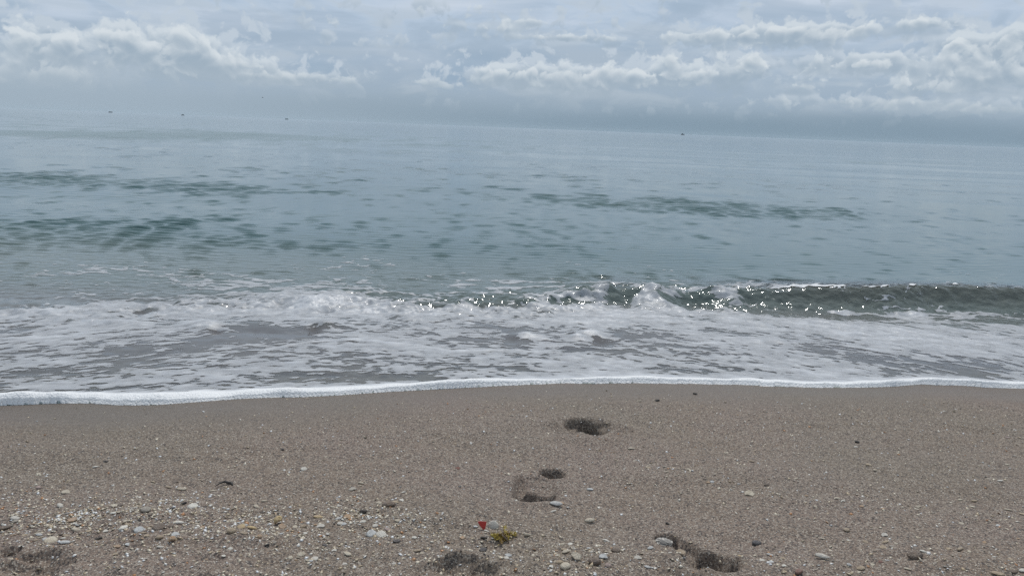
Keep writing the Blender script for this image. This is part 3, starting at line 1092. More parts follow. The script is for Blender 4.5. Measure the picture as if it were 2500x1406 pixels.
# px, py, width px, kind, colour[, turn, tilt towards the viewer, label]
ITEMS = [
    (95, 1158, 19, 'sliver', 'cream'), (94, 1193, 12, 'pebble', 'pinkish'), (162, 1199, 19, 'chip', 'cream'), (147, 1235, 21, 'slab', 'white'), (232, 1141, 14, 'sliver', 'white'), (331, 1097, 12, 'sliver', 'cream'),
    (443, 1190, 24, 'slab', 'cream', 0.0, 0.15, 'cream oblong shell lying alone on the smooth sand above the left shell band'), (411, 1188, 17, 'sliver', 'tan'), (429, 1172, 14, 'chip', 'brown'), (374, 1175, 14, 'sliver', 'tan'),
    (520, 1196, 17, 'sliver', 'cream'), (396, 1229, 18, 'sliver', 'cream'), (471, 1247, 22, 'valve', 'white', 0.2, 0.2, 'white scalloped shell at the seaward rim of the left shell band'), (357, 1260, 22, 'pebble', 'grey', 0.1, 0.0, 'smooth grey brown pebble half buried in the left shell band'),
    (322, 1260, 16, 'chip', 'grey'), (295, 1243, 15, 'chip', 'brown'), (279, 1248, 19, 'chip', 'cream'), (279, 1265, 17, 'slab', 'white'), (176, 1273, 24, 'chip', 'orange'), (212, 1273, 14, 'valve', 'grey'),
    (240, 1273, 14, 'sliver', 'tan'), (302, 1294, 22, 'slab', 'white', 0.9, 0.35, 'white leaf shaped shell piece tilted up out of the left shell band'), (340, 1305, 20, 'valve', 'bluish white', 0.1, 0.25, 'bright oval bluish white clam shell in the left shell band'), (186, 1294, 22, 'slab', 'cream'), (160, 1305, 21, 'slab', 'tan'),
    (390, 1324, 15, 'pebble', 'tan'), (423, 1332, 18, 'snail', 'orange', 0.5, 0.0, 'orange and white round snail shell among the pale pebbles'), (287, 1332, 15, 'chip', 'orange'), (391, 1343, 16, 'slab', 'white'), (388, 1302, 25, 'valve', 'brown'),
    (258, 1296, 12, 'chip', 'white'), (241, 1311, 13, 'bit', 'black'), (123, 1321, 25, 'valve', 'cream', 0.0, 0.1, 'large rounded cream clam shell in the lower left shell band'), (159, 1326, 23, 'slab', 'bluish white'), (10, 1284, 24, 'slab', 'brown'), (36, 1265, 25, 'slab', 'white'),
    (37, 1272, 17, 'slab', 'grey'), (565, 1317, 21, 'pebble', 'tan', 0.0, 0.0, 'smooth tan pebble with a dark right flank beside yellow shell pieces'), (595, 1324, 20, 'slab', 'tan'), (634, 1328, 14, 'pebble', 'orange'), (680, 1281, 25, 'snail', 'yellow', 0.8, 0.3, 'round orange yellow snail shell standing proud of the sand'),
    (615, 1300, 26, 'sliver', 'yellow'), (589, 1300, 19, 'valve', 'yellow'), (689, 1295, 25, 'chip', 'orange'), (435, 1286, 28, 'sliver', 'white'), (563, 1350, 11, 'valve', 'white'), (546, 1367, 12, 'chip', 'white'),
    (625, 1242, 20, 'sliver', 'cream'), (644, 1225, 16, 'sliver', 'cream'), (6, 1348, 20, 'valve', 'bluish white'), (430, 1316, 18, 'chip', 'bluish white'), (95, 1306, 17, 'slab', 'bluish white'), (450, 1239, 11, 'bit', 'black'),
    (422, 1255, 12, 'bit', 'dark grey'), (653, 1344, 11, 'bit', 'black'), (341, 1282, 10, 'bit', 'black'), (742, 1147, 15, 'valve', 'white', 0.0, 0.2, 'small white shell alone on bare sand left of the first footprints'), (1118, 1147, 12, 'chip', 'red brown', 0.0, 0.2, 'small red brown chip alone on the bare sand'), (949, 1241, 30, 'stone', 'brown', 0.2, 0.2, 'dark brown flat stone with tan shell pieces at its back'),
    (962, 1233, 22, 'slab', 'tan'), (926, 1233, 14, 'chip', 'cream'), (981, 1224, 13, 'chip', 'white'), (886, 1255, 20, 'bit', 'black'), (777, 1266, 23, 'slab', 'yellow'), (826, 1272, 18, 'slab', 'bluish white'), (849, 1266, 19, 'chip', 'orange'),
    (813, 1242, 18, 'sliver', 'cream'), (828, 1240, 15, 'sliver', 'white'), (887, 1277, 17, 'chip', 'white'), (831, 1281, 15, 'valve', 'white'), (839, 1282, 13, 'valve', 'bluish white'), (784, 1288, 21, 'chip', 'white'), (907, 1307, 23, 'valve', 'bluish white', 0.4, 0.3, 'shiny round bluish white clam shell, smoother of a touching pair'),
    (930, 1311, 26, 'valve', 'white', -0.3, 0.3, 'ribbed white clam shell, paler and larger of a touching pair'), (946, 1300, 22, 'slab', 'pinkish'), (916, 1286, 14, 'valve', 'white'), (745, 1309, 13, 'chip', 'white'), (741, 1291, 15, 'pebble', 'tan'), (793, 1337, 14, 'stone', 'dark grey'), (735, 1361, 19, 'valve', 'cream'),
    (768, 1368, 19, 'valve', 'white'), (848, 1367, 21, 'slab', 'cream'), (799, 1369, 12, 'chip', 'cream'), (817, 1352, 13, 'chip', 'white'), (968, 1332, 19, 'stone', 'dark grey'), (1011, 1320, 15, 'chip', 'white'), (1018, 1351, 20, 'slab', 'tan'), (842, 1385, 13, 'chip', 'white'),
    (1204, 1291, 25, 'valve', 'white', 0.0, 0.9, 'thin white oval shell standing on edge behind the seaweed tuft'), (1161, 1291, 13, 'chip', 'bluish white'), (1187, 1301, 15, 'sliver', 'white'), (1129, 1315, 15, 'sliver', 'white'), (1129, 1318, 14, 'chip', 'orange'), (1180, 1346, 18, 'stone', 'dark grey', 0.6, 0.4, 'black angular stone on the sand just below the seaweed tuft'),
    (1291, 1308, 20, 'auger', 'cream', 0.1, 0.0, 'ridged cream spiral shell lying right of the seaweed tuft'), (1240, 1364, 21, 'chip', 'bluish white'), (1236, 1377, 14, 'chip', 'white'), (881, 1183, 17, 'sliver', 'cream'), (862, 1196, 19, 'chip', 'grey'), (985, 1206, 12, 'sliver', 'white'), (1266, 1201, 14, 'slab', 'cream', -0.5, 0.2, 'small cream shell on the rim of the toe print'),
    (1357, 1233, 32, 'slab', 'bluish white', -0.2, 0.3, 'wide pale shell plate below the toe print, orange bit touching it'), (1372, 1227, 14, 'chip', 'orange'), (1350, 1249, 18, 'sliver', 'white'), (1440, 1268, 28, 'slab', 'cream', 0.1, 0.5, 'cream brick shaped shell block with a dark shadow below it'), (1441, 1188, 18, 'slab', 'bluish white'), (1541, 1095, 20, 'sliver', 'cream'),
    (1541, 1202, 12, 'slab', 'tan'), (1831, 1208, 23, 'chip', 'cream', 0.0, 0.3, 'cream shell alone at the start of the right swash line'), (1848, 1318, 22, 'pebble', 'dark grey', 0.0, 0.0, 'smooth dark grey oval pebble on bare sand'), (1588, 1331, 18, 'slab', 'bluish white'), (1406, 1371, 34, 'chip', 'cream', -0.6, 0.55, 'largest cream shell piece, heart shaped, at the bottom edge of the sand'), (1451, 1384, 29, 'pebble', 'brown', 0.1, 0.1, 'brown pebble with a pale cap near the heart shaped shell'),
    (1503, 1351, 21, 'pebble', 'brown'), (1558, 1367, 18, 'chip', 'white'), (1580, 1391, 18, 'slab', 'bluish white'), (1479, 1322, 20, 'sliver', 'white'), (1393, 1327, 13, 'valve', 'white'), (1372, 1326, 16, 'sliver', 'cream'), (1379, 1342, 20, 'slab', 'tan'), (1382, 1349, 30, 'sliver', 'cream'),
    (1437, 1346, 12, 'slab', 'bluish white'), (1473, 1373, 21, 'chip', 'bluish white'), (1365, 1384, 19, 'pebble', 'tan'), (1379, 1398, 25, 'pebble', 'cream'), (1484, 1390, 16, 'pebble', 'pinkish'), (1346, 1394, 12, 'chip', 'white'), (1662, 1352, 26, 'chip', 'tan'), (1635, 1357, 13, 'sliver', 'white'),
    (1806, 1351, 17, 'sliver', 'yellow'), (1880, 1348, 17, 'slab', 'bluish white'), (1861, 1362, 12, 'valve', 'white'), (1883, 1371, 14, 'chip', 'bluish white'), (1630, 1271, 11, 'bit', 'black'), (2093, 1078, 12, 'bit', 'black', 0.0, 0.0, 'short black stub of wood alone on the upper right sand'), (2089, 1092, 13, 'chip', 'white'), (2461, 1068, 14, 'slab', 'pinkish'),
    (2119, 1141, 18, 'chip', 'tan'), (2136, 1153, 14, 'sliver', 'cream'), (2004, 1371, 34, 'sliver', 'white', -0.25, 0.35, 'long white curved shell lying alone at the lower right'), (2233, 1367, 29, 'stone', 'brown', 0.0, 0.5, 'dark brown lumpy stone with a white sliver behind it'), (2252, 1357, 18, 'sliver', 'white'), (2102, 1383, 22, 'slab', 'tan'), (1949, 1400, 21, 'stone', 'red brown'),
    (2157, 1342, 16, 'chip', 'tan'), (2343, 1346, 22, 'sliver', 'tan'), (2160, 1308, 15, 'chip', 'white'), (2067, 1294, 16, 'pebble', 'tan'), (2161, 1325, 18, 'sliver', 'tan'), (2240, 1237, 15, 'sliver', 'cream'), (2344, 1219, 15, 'sliver', 'cream'), (2379, 1220, 16, 'sliver', 'tan'), (2373, 1234, 14, 'slab', 'cream'),
    (2461, 1242, 15, 'sliver', 'cream'), (2497, 1251, 17, 'chip', 'tan'), (2441, 1175, 14, 'sliver', 'white'), (2044, 1221, 14, 'sliver', 'cream'), (2435, 1403, 26, 'slab', 'tan'), (2474, 1402, 15, 'stone', 'brown'), (2496, 1402, 18, 'slab', 'white'), (2214, 1390, 16, 'sliver', 'cream'), (2151, 1370, 10, 'chip', 'red brown'),
    (2073, 1377, 11, 'pebble', 'bluish white'), (1915, 1397, 14, 'chip', 'tan'), (1914, 1387, 11, 'chip', 'white'), (1943, 1173, 13, 'sliver', 'cream'), (1835, 1131, 13, 'sliver', 'tan'), (1871, 1184, 11, 'pebble', 'brown'),
    (259, 1038 + 90, 9, 'bit', 'dark grey'), (690, 1098, 9, 'bit', 'dark grey'), (1697, 963, 12, 'bit', 'black'), (1560, 978, 13, 'sliver', 'cream'), (1605, 977, 12, 'bit', 'black'),
]
MARKS = [(680, 1281, 'round orange yellow snail shell'), (949, 1241, 'brown flat stone'), (1225, 1307, 'seaweed tuft'), (1440, 1268, 'cream brick shaped shell'), (1406, 1371, 'heart shaped cream shell'), (1848, 1318, 'dark grey oval pebble'),
         (2233, 1367, 'dark brown lumpy stone'), (2004, 1371, 'long white shell'), (549, 1185, 'dark twig'), (920, 1308, 'touching white shells'), (423, 1332, 'orange snail shell'), (340, 1305, 'bright oval bluish shell'), (357, 1260, 'half buried grey pebble'), (123, 1321, 'large rounded cream shell'),
         (1310, 1190, 'toe print'), (1435, 1042, 'deep footprint hole'), (1831, 1208, 'cream shell of the right swash line'), (443, 1190, 'cream oblong shell on the smooth sand'), (2093, 1078, 'black stub of wood'), (1625, 1318, 'oyster shell'), (1730, 1366, 'broken footprint'), (742, 1147, 'lone white shell'), (302, 1294, 'white leaf shaped piece')]
USED = set()


def auto_label(px, py, w, kind, colour, shared=None):
    size = 'minute ' if w < 10 else 'tiny ' if w < 14 else ('' if w < 20 else 'larger ')
    order = sorted(MARKS, key=lambda m: math.hypot((m[0] - px) * 0.8, (m[1] - py) * 2.2))
    for (mx, my, nm) in order[:9]:
        if math.hypot(mx - px, my - py) < 3:
            continue
        dx, dyy = (px - mx) * 0.8, (py - my) * 2.2
        if abs(dx) > abs(dyy):
            rel = 'right of' if dx > 0 else 'left of'
        else:
            rel = 'landward of' if dyy > 0 else 'seaward of'
        d = math.hypot(dx, dyy)
        far = 'just ' if d < 55 else ('a little ' if d < 130 else 'well ')
        lab = '%s%s %s %s%s the %s' % (size, colour, KIND[kind][2], far, rel, nm)
        if lab not in USED and len(lab.split()) <= 16:
            USED.add(lab)
            return lab
    if shared:
        return shared
    lab = '%s%s %s between the %s and the %s' % (size, colour, KIND[kind][2], order[0][2], order[1][2])
    USED.add(lab)
    return lab


def place_item(px, py, w, kind, colour, turn=None, tilt=0.0, label=None, group=None, shared=None):
    x, y = on_sand(px, py)
    sl = slant(x, y)
    wid = w * sl / F_PX * 1.06
    me = get_mesh(kind, colour, random.randrange(3))
    o = bpy.data.objects.new(KIND[kind][0], me)
    COL.objects.link(o)
    zs = [v.co.z for v in me.vertices]
    z = float(sand_z(np.array([x]), np.array([y]))[0])
    h = (max(zs) - min(zs)) * wid
    o.scale = (wid, wid * random.uniform(0.9, 1.1), wid * random.uniform(0.9, 1.15))
    tl = tilt if tilt else random.uniform(-0.04, 0.22)
    o.rotation_euler = (tl, random.uniform(-0.12, 0.12), random.uniform(-0.7, 0.7) if turn is None else turn)
    if kind == 'snail':
        o.rotation_euler[0] = tl + 0.5
    o.location = (x, y, z - min(zs) * wid - KIND[kind][3] * h + math.sin(max(tl, 0)) * wid * 0.26)
    o['label'] = label or auto_label(px, py, w, kind, colour, shared)
    o['category'] = KIND[kind][1]
    if group:
        o['group'] = group
    return o


def build_items():
    for it in ITEMS:
        it = list(it) + [None] * (8 - len(it))
        place_item(it[0], it[1], it[2], it[3], it[4], it[5], it[6] or 0.0, it[7])


ZONES = [  # how many, px range, py range, group, label
    (74, 0, 500, 1252, 1352, 'small shell chips in the lower left shell band', 'small weathered shell chip strewn in the crowded shell band at the lower left'),
    (34, 560, 1010, 1236, 1334, 'small shell chips around the touching white shells', 'small shell chip in the loose scatter around the touching pair of white shells'),
    (26, 1290, 1540, 1318, 1404, 'small shell chips around the heart shaped shell', 'small shell chip scattered about the large heart shaped cream shell'),
    (22, 480, 1090, 1345, 1404, 'small shell chips along the bottom edge of the sand', 'small shell chip near the bottom edge, landward of the snail shells'),
    (34, 1560, 2500, 0, 0, 'small shell chips along the right swash line', 'small shell chip caught along the faint swash line on the right-hand sand'),
    (22, 1850, 2500, 1290, 1404, 'small shell chips on the lower right sand', 'small shell chip on the lower right sand around the brown lumpy stone'),
]


def build_scatter():
    r = random.Random(5)
    for (n, x0, x1, y0, y1, grp, lab) in ZONES:
        for _ in range(n):
            px = r.uniform(x0, x1)
            if y1:
                k = (r.random() + r.random()) / 2
                py = y0 + (y1 - y0) * k
            else:
                py = float(np.interp(px, [1480, 1650, 1760, 1900, 2200, 2350, 2500], [1105, 1148, 1180, 1215, 1240, 1262, 1275])) + r.gauss(4, 10)
            kind = r.choice(['chip', 'chip', 'chip', 'sliver', 'sliver', 'slab', 'slab', 'valve'])
            colour = r.choice(['cream', 'cream', 'white', 'cream', 'tan', 'tan', 'grey', 'bluish white', 'orange', 'tan', 'brown'])
            place_item(px, py, r.uniform(7, 13), kind, colour, r.uniform(-0.8, 0.8), 0.0, None, grp, lab)


def build_grit():
    r = np.random.RandomState(21)
    octa = np.array([(1, 0, 0), (0, 1, 0), (-1, 0, 0), (0, -1, 0), (0, 0, 1), (0, 0, -1)], float)
    tris = np.array([(0, 1, 4), (1, 2, 4), (2, 3, 4), (3, 0, 4), (1, 0, 5), (2, 1, 5), (3, 2, 5), (0, 3, 5)])

    def scatter(name, n, mat, s0, s1, zone_gain, label):
        x = r.uniform(-2.3, 2.3, n * 6)
        y = r.uniform(1.45, 3.55, n * 6)
        nb_ = n // 2 * 3
        x = np.concatenate([r.uniform(-1.45, 0.12, nb_), x])
        y = np.concatenate([r.uniform(1.72, 2.14, nb_), y])
        e = edge(x)
        dens = np.full(len(x), 0.20) * sst(e - y, 0.05, 0.7) + 0.03
        band = np.exp(-((y - 1.93 - 0.05 * (x + 0.5)) / 0.14) ** 2) * sst(x, 0.05, -0.45)
        dens += zone_gain * (band * (0.6 + 0.9 * fbm(x * 5, y * 8, 2, 0.5, 91)).clip(0, 2) + 0.75 * np.exp(-((x - 0.13) / 0.16) ** 2 - ((y - 1.72) / 0.12) ** 2) + 0.25 * sst(y, 2.0, 1.7))
        for pts, h in SWASH[1:2]:
            yl = np.interp(x, pts[:, 0], pts[:, 1], left=99, right=99)
            dens += 0.55 * np.exp(-((y - yl - 0.0) / 0.05) ** 2)
        dens[:nb_] = 0.32 * (zone_gain / 2.6) * (band * (0.4 + 1.2 * fbm(x * 4, y * 7, 3, 0.5, 92)).clip(0, 2))[:nb_]
        ok = (r.rand(len(x)) < dens) & (y < e - 0.02)
        x, y = x[ok][:n], y[ok][:n]
        n = len(x)
        bb = np.exp(-((y - 1.93 - 0.05 * (x + 0.5)) / 0.14) ** 2) * sst(x, 0.05, -0.45) + np.exp(-((x - 0.13) / 0.16) ** 2 - ((y - 1.72) / 0.12) ** 2)
        s = s0 * (s1 / s0) ** (r.rand(n) ** (2.6 - 1.5 * np.clip(bb, 0, 1)))
        loc = octa[None] * np.stack([s, s * r.uniform(0.5, 1, n), s * r.uniform(0.22, 0.5, n)], -1)[:, None, :]
        a = r.uniform(0, 6.283, n)
        ti, tj = r.normal(0, 0.35, n), r.normal(0, 0.35, n)
        ca, sa = np.cos(a), np.sin(a)
        X = loc[..., 0] * ca[:, None] - loc[..., 1] * sa[:, None]
        Y = loc[..., 0] * sa[:, None] + loc[..., 1] * ca[:, None]
        Z = loc[..., 2] + X * ti[:, None] + Y * tj[:, None]
        z = sand_z(x, y)
        P = np.stack([X + x[:, None], Y + y[:, None], Z + z[:, None] + (s * 0.12)[:, None]], -1).reshape(-1, 3)
        F = (tris[None] + (np.arange(n) * 6)[:, None, None]).reshape(-1, 3)
        me = bpy.data.meshes.new(name)
        me.vertices.add(len(P)); me.vertices.foreach_set('co', P.astype(np.float32).reshape(-1))
        me.loops.add(len(F) * 3); me.loops.foreach_set('vertex_index', F.astype(np.int32).reshape(-1))
        me.polygons.add(len(F)); me.polygons.foreach_set('loop_start', (np.arange(len(F)) * 3).astype(np.int32))
        me.update(calc_edges=True)
        l = me.attributes.new('tone', 'FLOAT', 'POINT')
        l.data.foreach_set('value', np.repeat(r.rand(n), 6).astype(np.float32))
        add(name, me, mat, kind='stuff', label=label)

    m, t, out = new_mat('shell_grit')
    tone = attr(t, 'tone')
    c = mixc(t, tone.ss(0.0, 0.5), (0.42, 0.32, 0.20), (0.60, 0.52, 0.40))
    c = mixc(t, tone.ss(0.6, 1.0), c, (0.70, 0.70, 0.70))
    c = mixc(t, tone.ss(0.06, 0.03), c, (0.42, 0.20, 0.08))
    principled(t, out, c, 0.22, 0.6)
    scatter('shell_grit', 26000, m, 0.0013, 0.0075, 2.6, 'pale shell grit lying on the dark sand')
    m, t, out = new_mat('dark_grit')
    tone = attr(t, 'tone')
    c = mixc(t, tone, (0.03, 0.027, 0.026), (0.11, 0.085, 0.07))
    principled(t, out, c, 0.4, 0.4)
    scatter('dark_gravel', 6500, m, 0.0012, 0.0042, 0.9, 'dark grains and drift crumbs on the sand')


def build_specials():
    r = random.Random(3)
    gz = lambda x, y: float(sand_z(np.array([x]), np.array([y]))[0])
    # dark curved twig on the smooth sand
    x, y = on_sand(549, 1185)
    k = slant(x, y) / F_PX
    me = finish(tube_bm([(-19 * k, -9 * k, 0.001), (-12 * k, 2 * k, 0.004), (-3 * k, 7 * k, 0.007), (6 * k, 4 * k, 0.006), (13 * k, 5 * k, 0.005), (19 * k, -4 * k, 0.002)], [0.0008, 0.002, 0.0036, 0.0042, 0.0048, 0.002]), 'twig', MATS['black'])
    o = add('twig', me, label='dark curved twig lying alone on the smooth sand at left', category='twig')
    o.location = (x, y, gz(x, y))
    # hollow black tube of drift by the seaweed
    x, y = on_sand(1181, 1317)
    k = slant(x, y) / F_PX
    me = finish(tube_bm([(-8 * k, 0, 0.003), (-3 * k, 1 * k, 0.0038), (3 * k, 0, 0.0038), (8 * k, -1 * k, 0.003)], [0.0022, 0.003, 0.003, 0.0024]), 'driftwood_stub', MATS['black'])
    o = add('driftwood_stub', me, label='short black stick just left of the seaweed tuft', category='driftwood')
    o.location = (x, y, gz(x, y))
    # red plastic scrap standing on its point
    x, y = on_sand(1176, 1298)
    k = slant(x, y) / F_PX
    bm = bmesh.new()
    out2 = [(-11, 17), (-4, 18.2), (10, 18), (9, 9), (7.5, 1), (5, -2), (-3, 6), (-8, 12)]
    vs = [[bm.verts.new((a * k, dpt, b * k)) for a, b in out2] for dpt in (-0.0011, 0.0011)]
    bm.faces.new(vs[0]); bm.faces.new(vs[1][::-1])
    for i in range(len(out2)):
        j = (i + 1) % len(out2)
        bm.faces.new((vs[0][i], vs[1][i], vs[1][j], vs[0][j]))
    bmesh.ops.bevel(bm, geom=bm.edges[:], offset=0.0004, segments=1, affect='EDGES')
    m, t, out = new_mat('red_plastic')
    n = noise(t, objcoord(t), 180.0, 3.0, 0.5)
    principled(t, out, mixc(t, n.ss(0.4, 0.7), (0.46, 0.032, 0.022), (0.36, 0.028, 0.02)), 0.4, 0.4)
    o = add('plastic_fragment', finish(bm, 'plastic_fragment', m, False), label='red plastic scrap standing on its point beside the seaweed', category='plastic scrap')
    o.location = (x, y, gz(x, y) + 0.001)
    o.rotation_euler = (-0.35, 0.08, 0.15)
    # oyster shell in the small hollow at the lower right
    x, y = on_sand(1622, 1319)
    k = slant(x, y) / F_PX
    bm = bmesh.new()
    for layer in range(3):
        R = 19 * k * (1 - 0.22 * layer)
        c = bm.verts.new((-2 * k, 1 * k, 0.0035 + layer * 0.002))
        rim, low = [], []
        for i in range(22):
            th = 2 * math.pi * i / 22
            q = R * (1 + 0.09 * math.sin(3 * th + layer) + r.uniform(-0.07, 0.07))
            rim.append(bm.verts.new((q * math.cos(th), q * 0.72 * math.sin(th), 0.001 + layer * 0.0022 + r.uniform(0, 0.0012))))
            low.append(bm.verts.new((q * 0.96 * math.cos(th), q * 0.69 * math.sin(th), -0.002 + layer * 0.0018)))
        for i in range(22):
            j = (i + 1) % 22
            bm.faces.new((c, rim[i], rim[j])); bm.faces.new((rim[i], low[i], low[j], rim[j]))
        bm.faces.new(low[::-1])
    o = add('oyster_shell', finish(bm, 'oyster_shell', shell_mat('oyster_shell', (0.22, 0.21, 0.19), (0.15, 0.14, 0.13)), False), label='flaky grey oyster shell in the small hollow above the broken footprint', category='shell')
    o.location = (x, y, gz(x, y) + 0.003)
    o.rotation_euler = (0.35, 0.0, -0.3)
    # seaweed tuft
    x, y = on_sand(1222, 1316)
    k = slant(x, y) / F_PX
    root = bpy.data.objects.new('seaweed', None)
    COL.objects.link(root)
    root.location = (x, y, gz(x, y))
    root['label'] = 'yellow brown tuft of seaweed beside the red plastic scrap'
    root['category'] = 'seaweed'
    wm, t, out = new_mat('seaweed')
    n = noise(t, objcoord(t), 120.0, 3.0, 0.6)
    n2 = noise(t, objcoord(t), 45.0, 2.0, 0.6)
    c = mixc(t, n.ss(0.35, 0.65), (0.40, 0.28, 0.05), (0.56, 0.45, 0.10))
    c = mixc(t, n2.ss(0.5, 0.68), c, (0.16, 0.085, 0.022))
    b = principled(t, out, c, 0.35, 0.5)
    for f in range(13):
        ang = r.uniform(-0.5, 3.6) if f else 0.2
        L = r.uniform(20, 42) * k
        bm = bmesh.new()
        pts, p = [], Vector((r.uniform(-18, 12) * k, r.uniform(-12, 12) * k, 0.002))
        a, el = ang, r.uniform(0.2, 0.8)
        for i in range(8):
            pts.append(tuple(p))
            p = p + Vector((math.cos(a) * math.cos(el), math.sin(a) * math.cos(el) * 0.8, math.sin(el))) * (L / 7)
            p.z = max(p.z, 0.001)
            a += r.uniform(-0.5, 0.5); el += r.uniform(-0.45, 0.15)
        tube_bm(pts, [0.0011] * 7 + [0.0004], 5, bm)
        for q in pts[1:]:
            for _ in range(4):
                d = Vector((r.uniform(-1, 1), r.uniform(-1, 1), r.uniform(-0.1, 0.9))).normalized()
                s = d.cross(Vector((0.2, 0.3, 1))).normalized()
                n_ = d.cross(s)
                l, w2 = r.uniform(0.006, 0.013), r.uniform(0.0009, 0.0016)
                q0 = Vector(q)
                st = [q0, q0 + d * l * 0.35 + n_ * 0.0006, q0 + d * l * 0.7 + n_ * 0.0012, q0 + d * l]
                wd = [0.3, 1.0, 0.9, 0.05]
                A = [[bm.verts.new(pp + s * (w2 * ww * sg) + n_ * (0.0003 * up)) for sg, up in ((-1, 0), (0, 1), (1, 0), (0, -1))] for pp, ww in zip(st, wd)]
                for i in range(3):
                    for e in range(4):
                        bm.faces.new((A[i][e], A[i + 1][e], A[i + 1][(e + 1) % 4], A[i][(e + 1) % 4]))
        add('frond', finish(bm, 'frond', wm), None, root)
    bme = None
    for i in range(10):
        bm = bmesh.new()
        bmesh.ops.create_icosphere(bm, subdivisions=2, radius=r.uniform(0.0016, 0.0026))
        o = add('float_bladder', finish(bm, 'float_bladder', wm), None, root)
        o.location = (r.uniform(-24, 22) * k, r.uniform(-12, 10) * k, r.uniform(0.004, 0.013))
    o = add('stem', finish(tube_bm([(2 * k, -12 * k, 0.020), (9 * k, -15 * k, 0.014), (17 * k, -18 * k, 0.006), (20 * k, -20 * k, 0.001)], [0.0012, 0.0018, 0.0018, 0.001]), 'stem', MATS['brown']), None, root)
    o['label'] = 'dark brown woody stem'

    # boats on the horizon, and a bird
    bm_, t, out = new_mat('dark_boat_paint')
    principled(t, out, mixc(t, noise(t, objcoord(t), 1.5).ss(0.4, 0.6), (0.06, 0.075, 0.09), (0.08, 0.095, 0.11)), 0.5, 0.4)
    bw, t, out = new_mat('pale_boat_paint')
    principled(t, out, mixc(t, noise(t, objcoord(t), 1.5).ss(0.4, 0.6), (0.12, 0.14, 0.16), (0.16, 0.18, 0.20)), 0.5, 0.4)

    def boat(px, dist, L, label, high, flip):
        az, _ = az_el(px, 300)
        az = math.radians(az)
        b = bpy.data.objects.new('boat', None)
        COL.objects.link(b)
        b.location = (dist * math.sin(az), dist * math.cos(az), 0.0)
        b.rotation_euler = (0, 0, -az + (math.pi if flip else 0) + r.uniform(-0.3, 0.3))
        b['label'], b['category'], b['group'] = label, 'boat', 'small boats far out on the horizon'
        bm = bmesh.new()
        rings = []
        for i in range(9):
            s = i / 8
            w = 0.18 * L * (1 - s ** 3.2) * 0.95 + 0.01
            top = 0.17 * L + 0.07 * L * s * s
            rings.append([bm.verts.new(((s - 0.5) * L, yy * w, zz)) for yy, zz in ((1, top), (0.9, 0.05 * L), (0.25, -0.06 * L * (1 - s)), (-0.25, -0.06 * L * (1 - s)), (-0.9, 0.05 * L), (-1, top))])
        for i in range(8):
            for j in range(6):
                bm.faces.new((rings[i][j], rings[i + 1][j], rings[i + 1][(j + 1) % 6], rings[i][(j + 1) % 6]))
        bm.faces.new(rings[0]); bm.faces.new(rings[-1][::-1])
        add('hull', finish(bm, 'hull', bm_, False), None, b)
        bm = bmesh.new()
        h0, h1 = 0.17 * L, 0.17 * L + high
        lo = [(-0.25, -0.12), (0.12, -0.12), (0.12, 0.12), (-0.25, 0.12)]
        hi = [(-0.24, -0.11), (0.04, -0.10), (0.04, 0.10), (-0.24, 0.11)]
        A = [bm.verts.new((a * L, c * L, h0)) for a, c in lo]; B = [bm.verts.new((a * L, c * L, h1)) for a, c in hi]
        bm.faces.new(A[::-1]); bm.faces.new(B)
        for i in range(4):
            bm.faces.new((A[i], A[(i + 1) % 4], B[(i + 1) % 4], B[i]))
        add('cabin', finish(bm, 'cabin', bw if high < 1.2 else bm_, False), None, b)
        add('mast', finish(tube_bm([(-0.1 * L, 0, h1 - 0.05), (-0.1 * L, 0.01, h1 + 0.5 * high)], 0.05), 'mast', bm_), None, b)

    boat(271, 1350, 5.6, 'small low dark boat at the far left of the horizon', 0.55, False)
    boat(447, 1250, 4.4, 'small dark boat on the horizon, second from the far left', 1.0, True)
    boat(700, 1200, 4.6, 'small dark boat on the hazy horizon below the flying bird', 0.6, True)
    boat(1669, 1300, 5.6, 'dark boat with a raised wheelhouse alone on the right half of the horizon', 1.5, False)

    d = ray(641, 239)
    bm = bmesh.new()
    prof = [(-0.30, 0.012), (-0.24, 0.03), (-0.12, 0.065), (0.0, 0.08), (0.10, 0.07), (0.17, 0.045), (0.20, 0.048), (0.24, 0.042), (0.27, 0.018), (0.32, 0.004)]
    tube_bm([(a, 0, 0.01 if a > 0.15 else 0.0) for a, _ in prof], [q for _, q in prof], 8, bm)
    for sgn in (-1, 1):
        st = [(0.06, 0.04, 0.03, 0.11), (0.09, 0.28, 0.17, 0.10), (0.03, 0.50, 0.16, 0.075), (-0.08, 0.70, 0.08, 0.015)]
        A = [[bm.verts.new((cx + e * ch, sgn * cy, cz + up)) for e, up in ((1, 0), (0.1, 0.012), (-1, 0), (0.1, -0.008))] for cx, cy, cz, ch in st]
        for i in range(3):
            for e in range(4):
                bm.faces.new((A[i][e], A[i + 1][e], A[i + 1][(e + 1) % 4], A[i][(e + 1) % 4]))
        bm.faces.new(A[0]); bm.faces.new(A[-1][::-1])
    tl = [bm.verts.new(c) for c in ((-0.26, 0.02, 0.006), (-0.42, 0.06, 0.0), (-0.42, -0.06, 0.0), (-0.26, -0.02, 0.006), (-0.34, 0, -0.008))]
    for f in ((0, 1, 2, 3), (0, 4, 1), (1, 4, 2), (2, 4, 3), (3, 4, 0)):
        bm.faces.new([tl[i] for i in f])
    m, t, out = new_mat('grey_plumage')
    principled(t, out, mixc(t, noise(t, objcoord(t), 8.0).ss(0.4, 0.6), (0.10, 0.10, 0.11), (0.16, 0.16, 0.17)), 0.7, 0.2)
    o = add('bird', finish(bm, 'bird', m), label='small dark bird flying low over the left part of the sea', category='bird')
    o.location = Vector((0, 0, CAM_H)) + d * 290
    o.rotation_euler = (0.1, 0, 0.35)


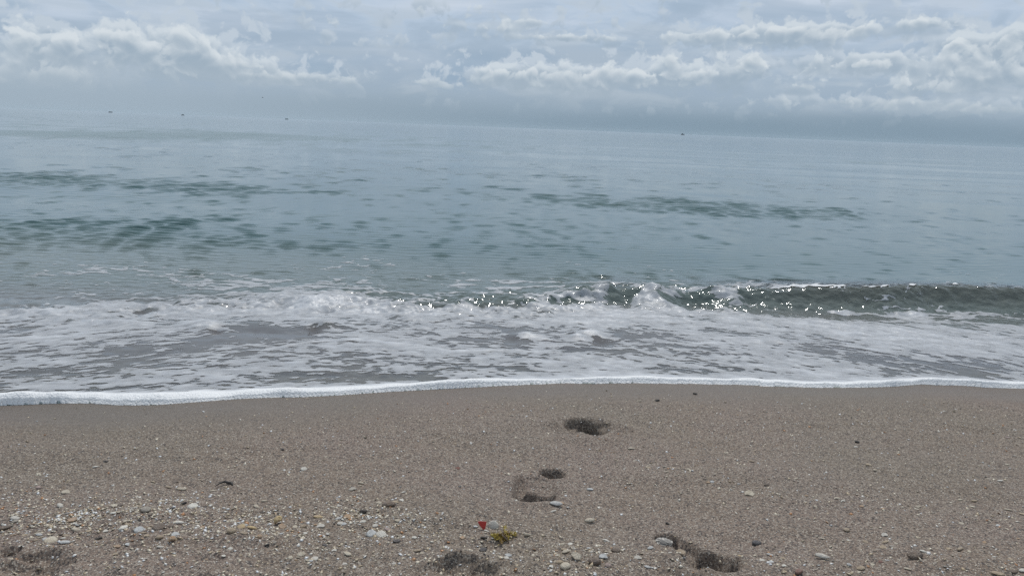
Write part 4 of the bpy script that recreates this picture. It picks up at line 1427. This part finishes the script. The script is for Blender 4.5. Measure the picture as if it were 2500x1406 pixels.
build_items()
build_scatter()
build_specials()
build_grit()
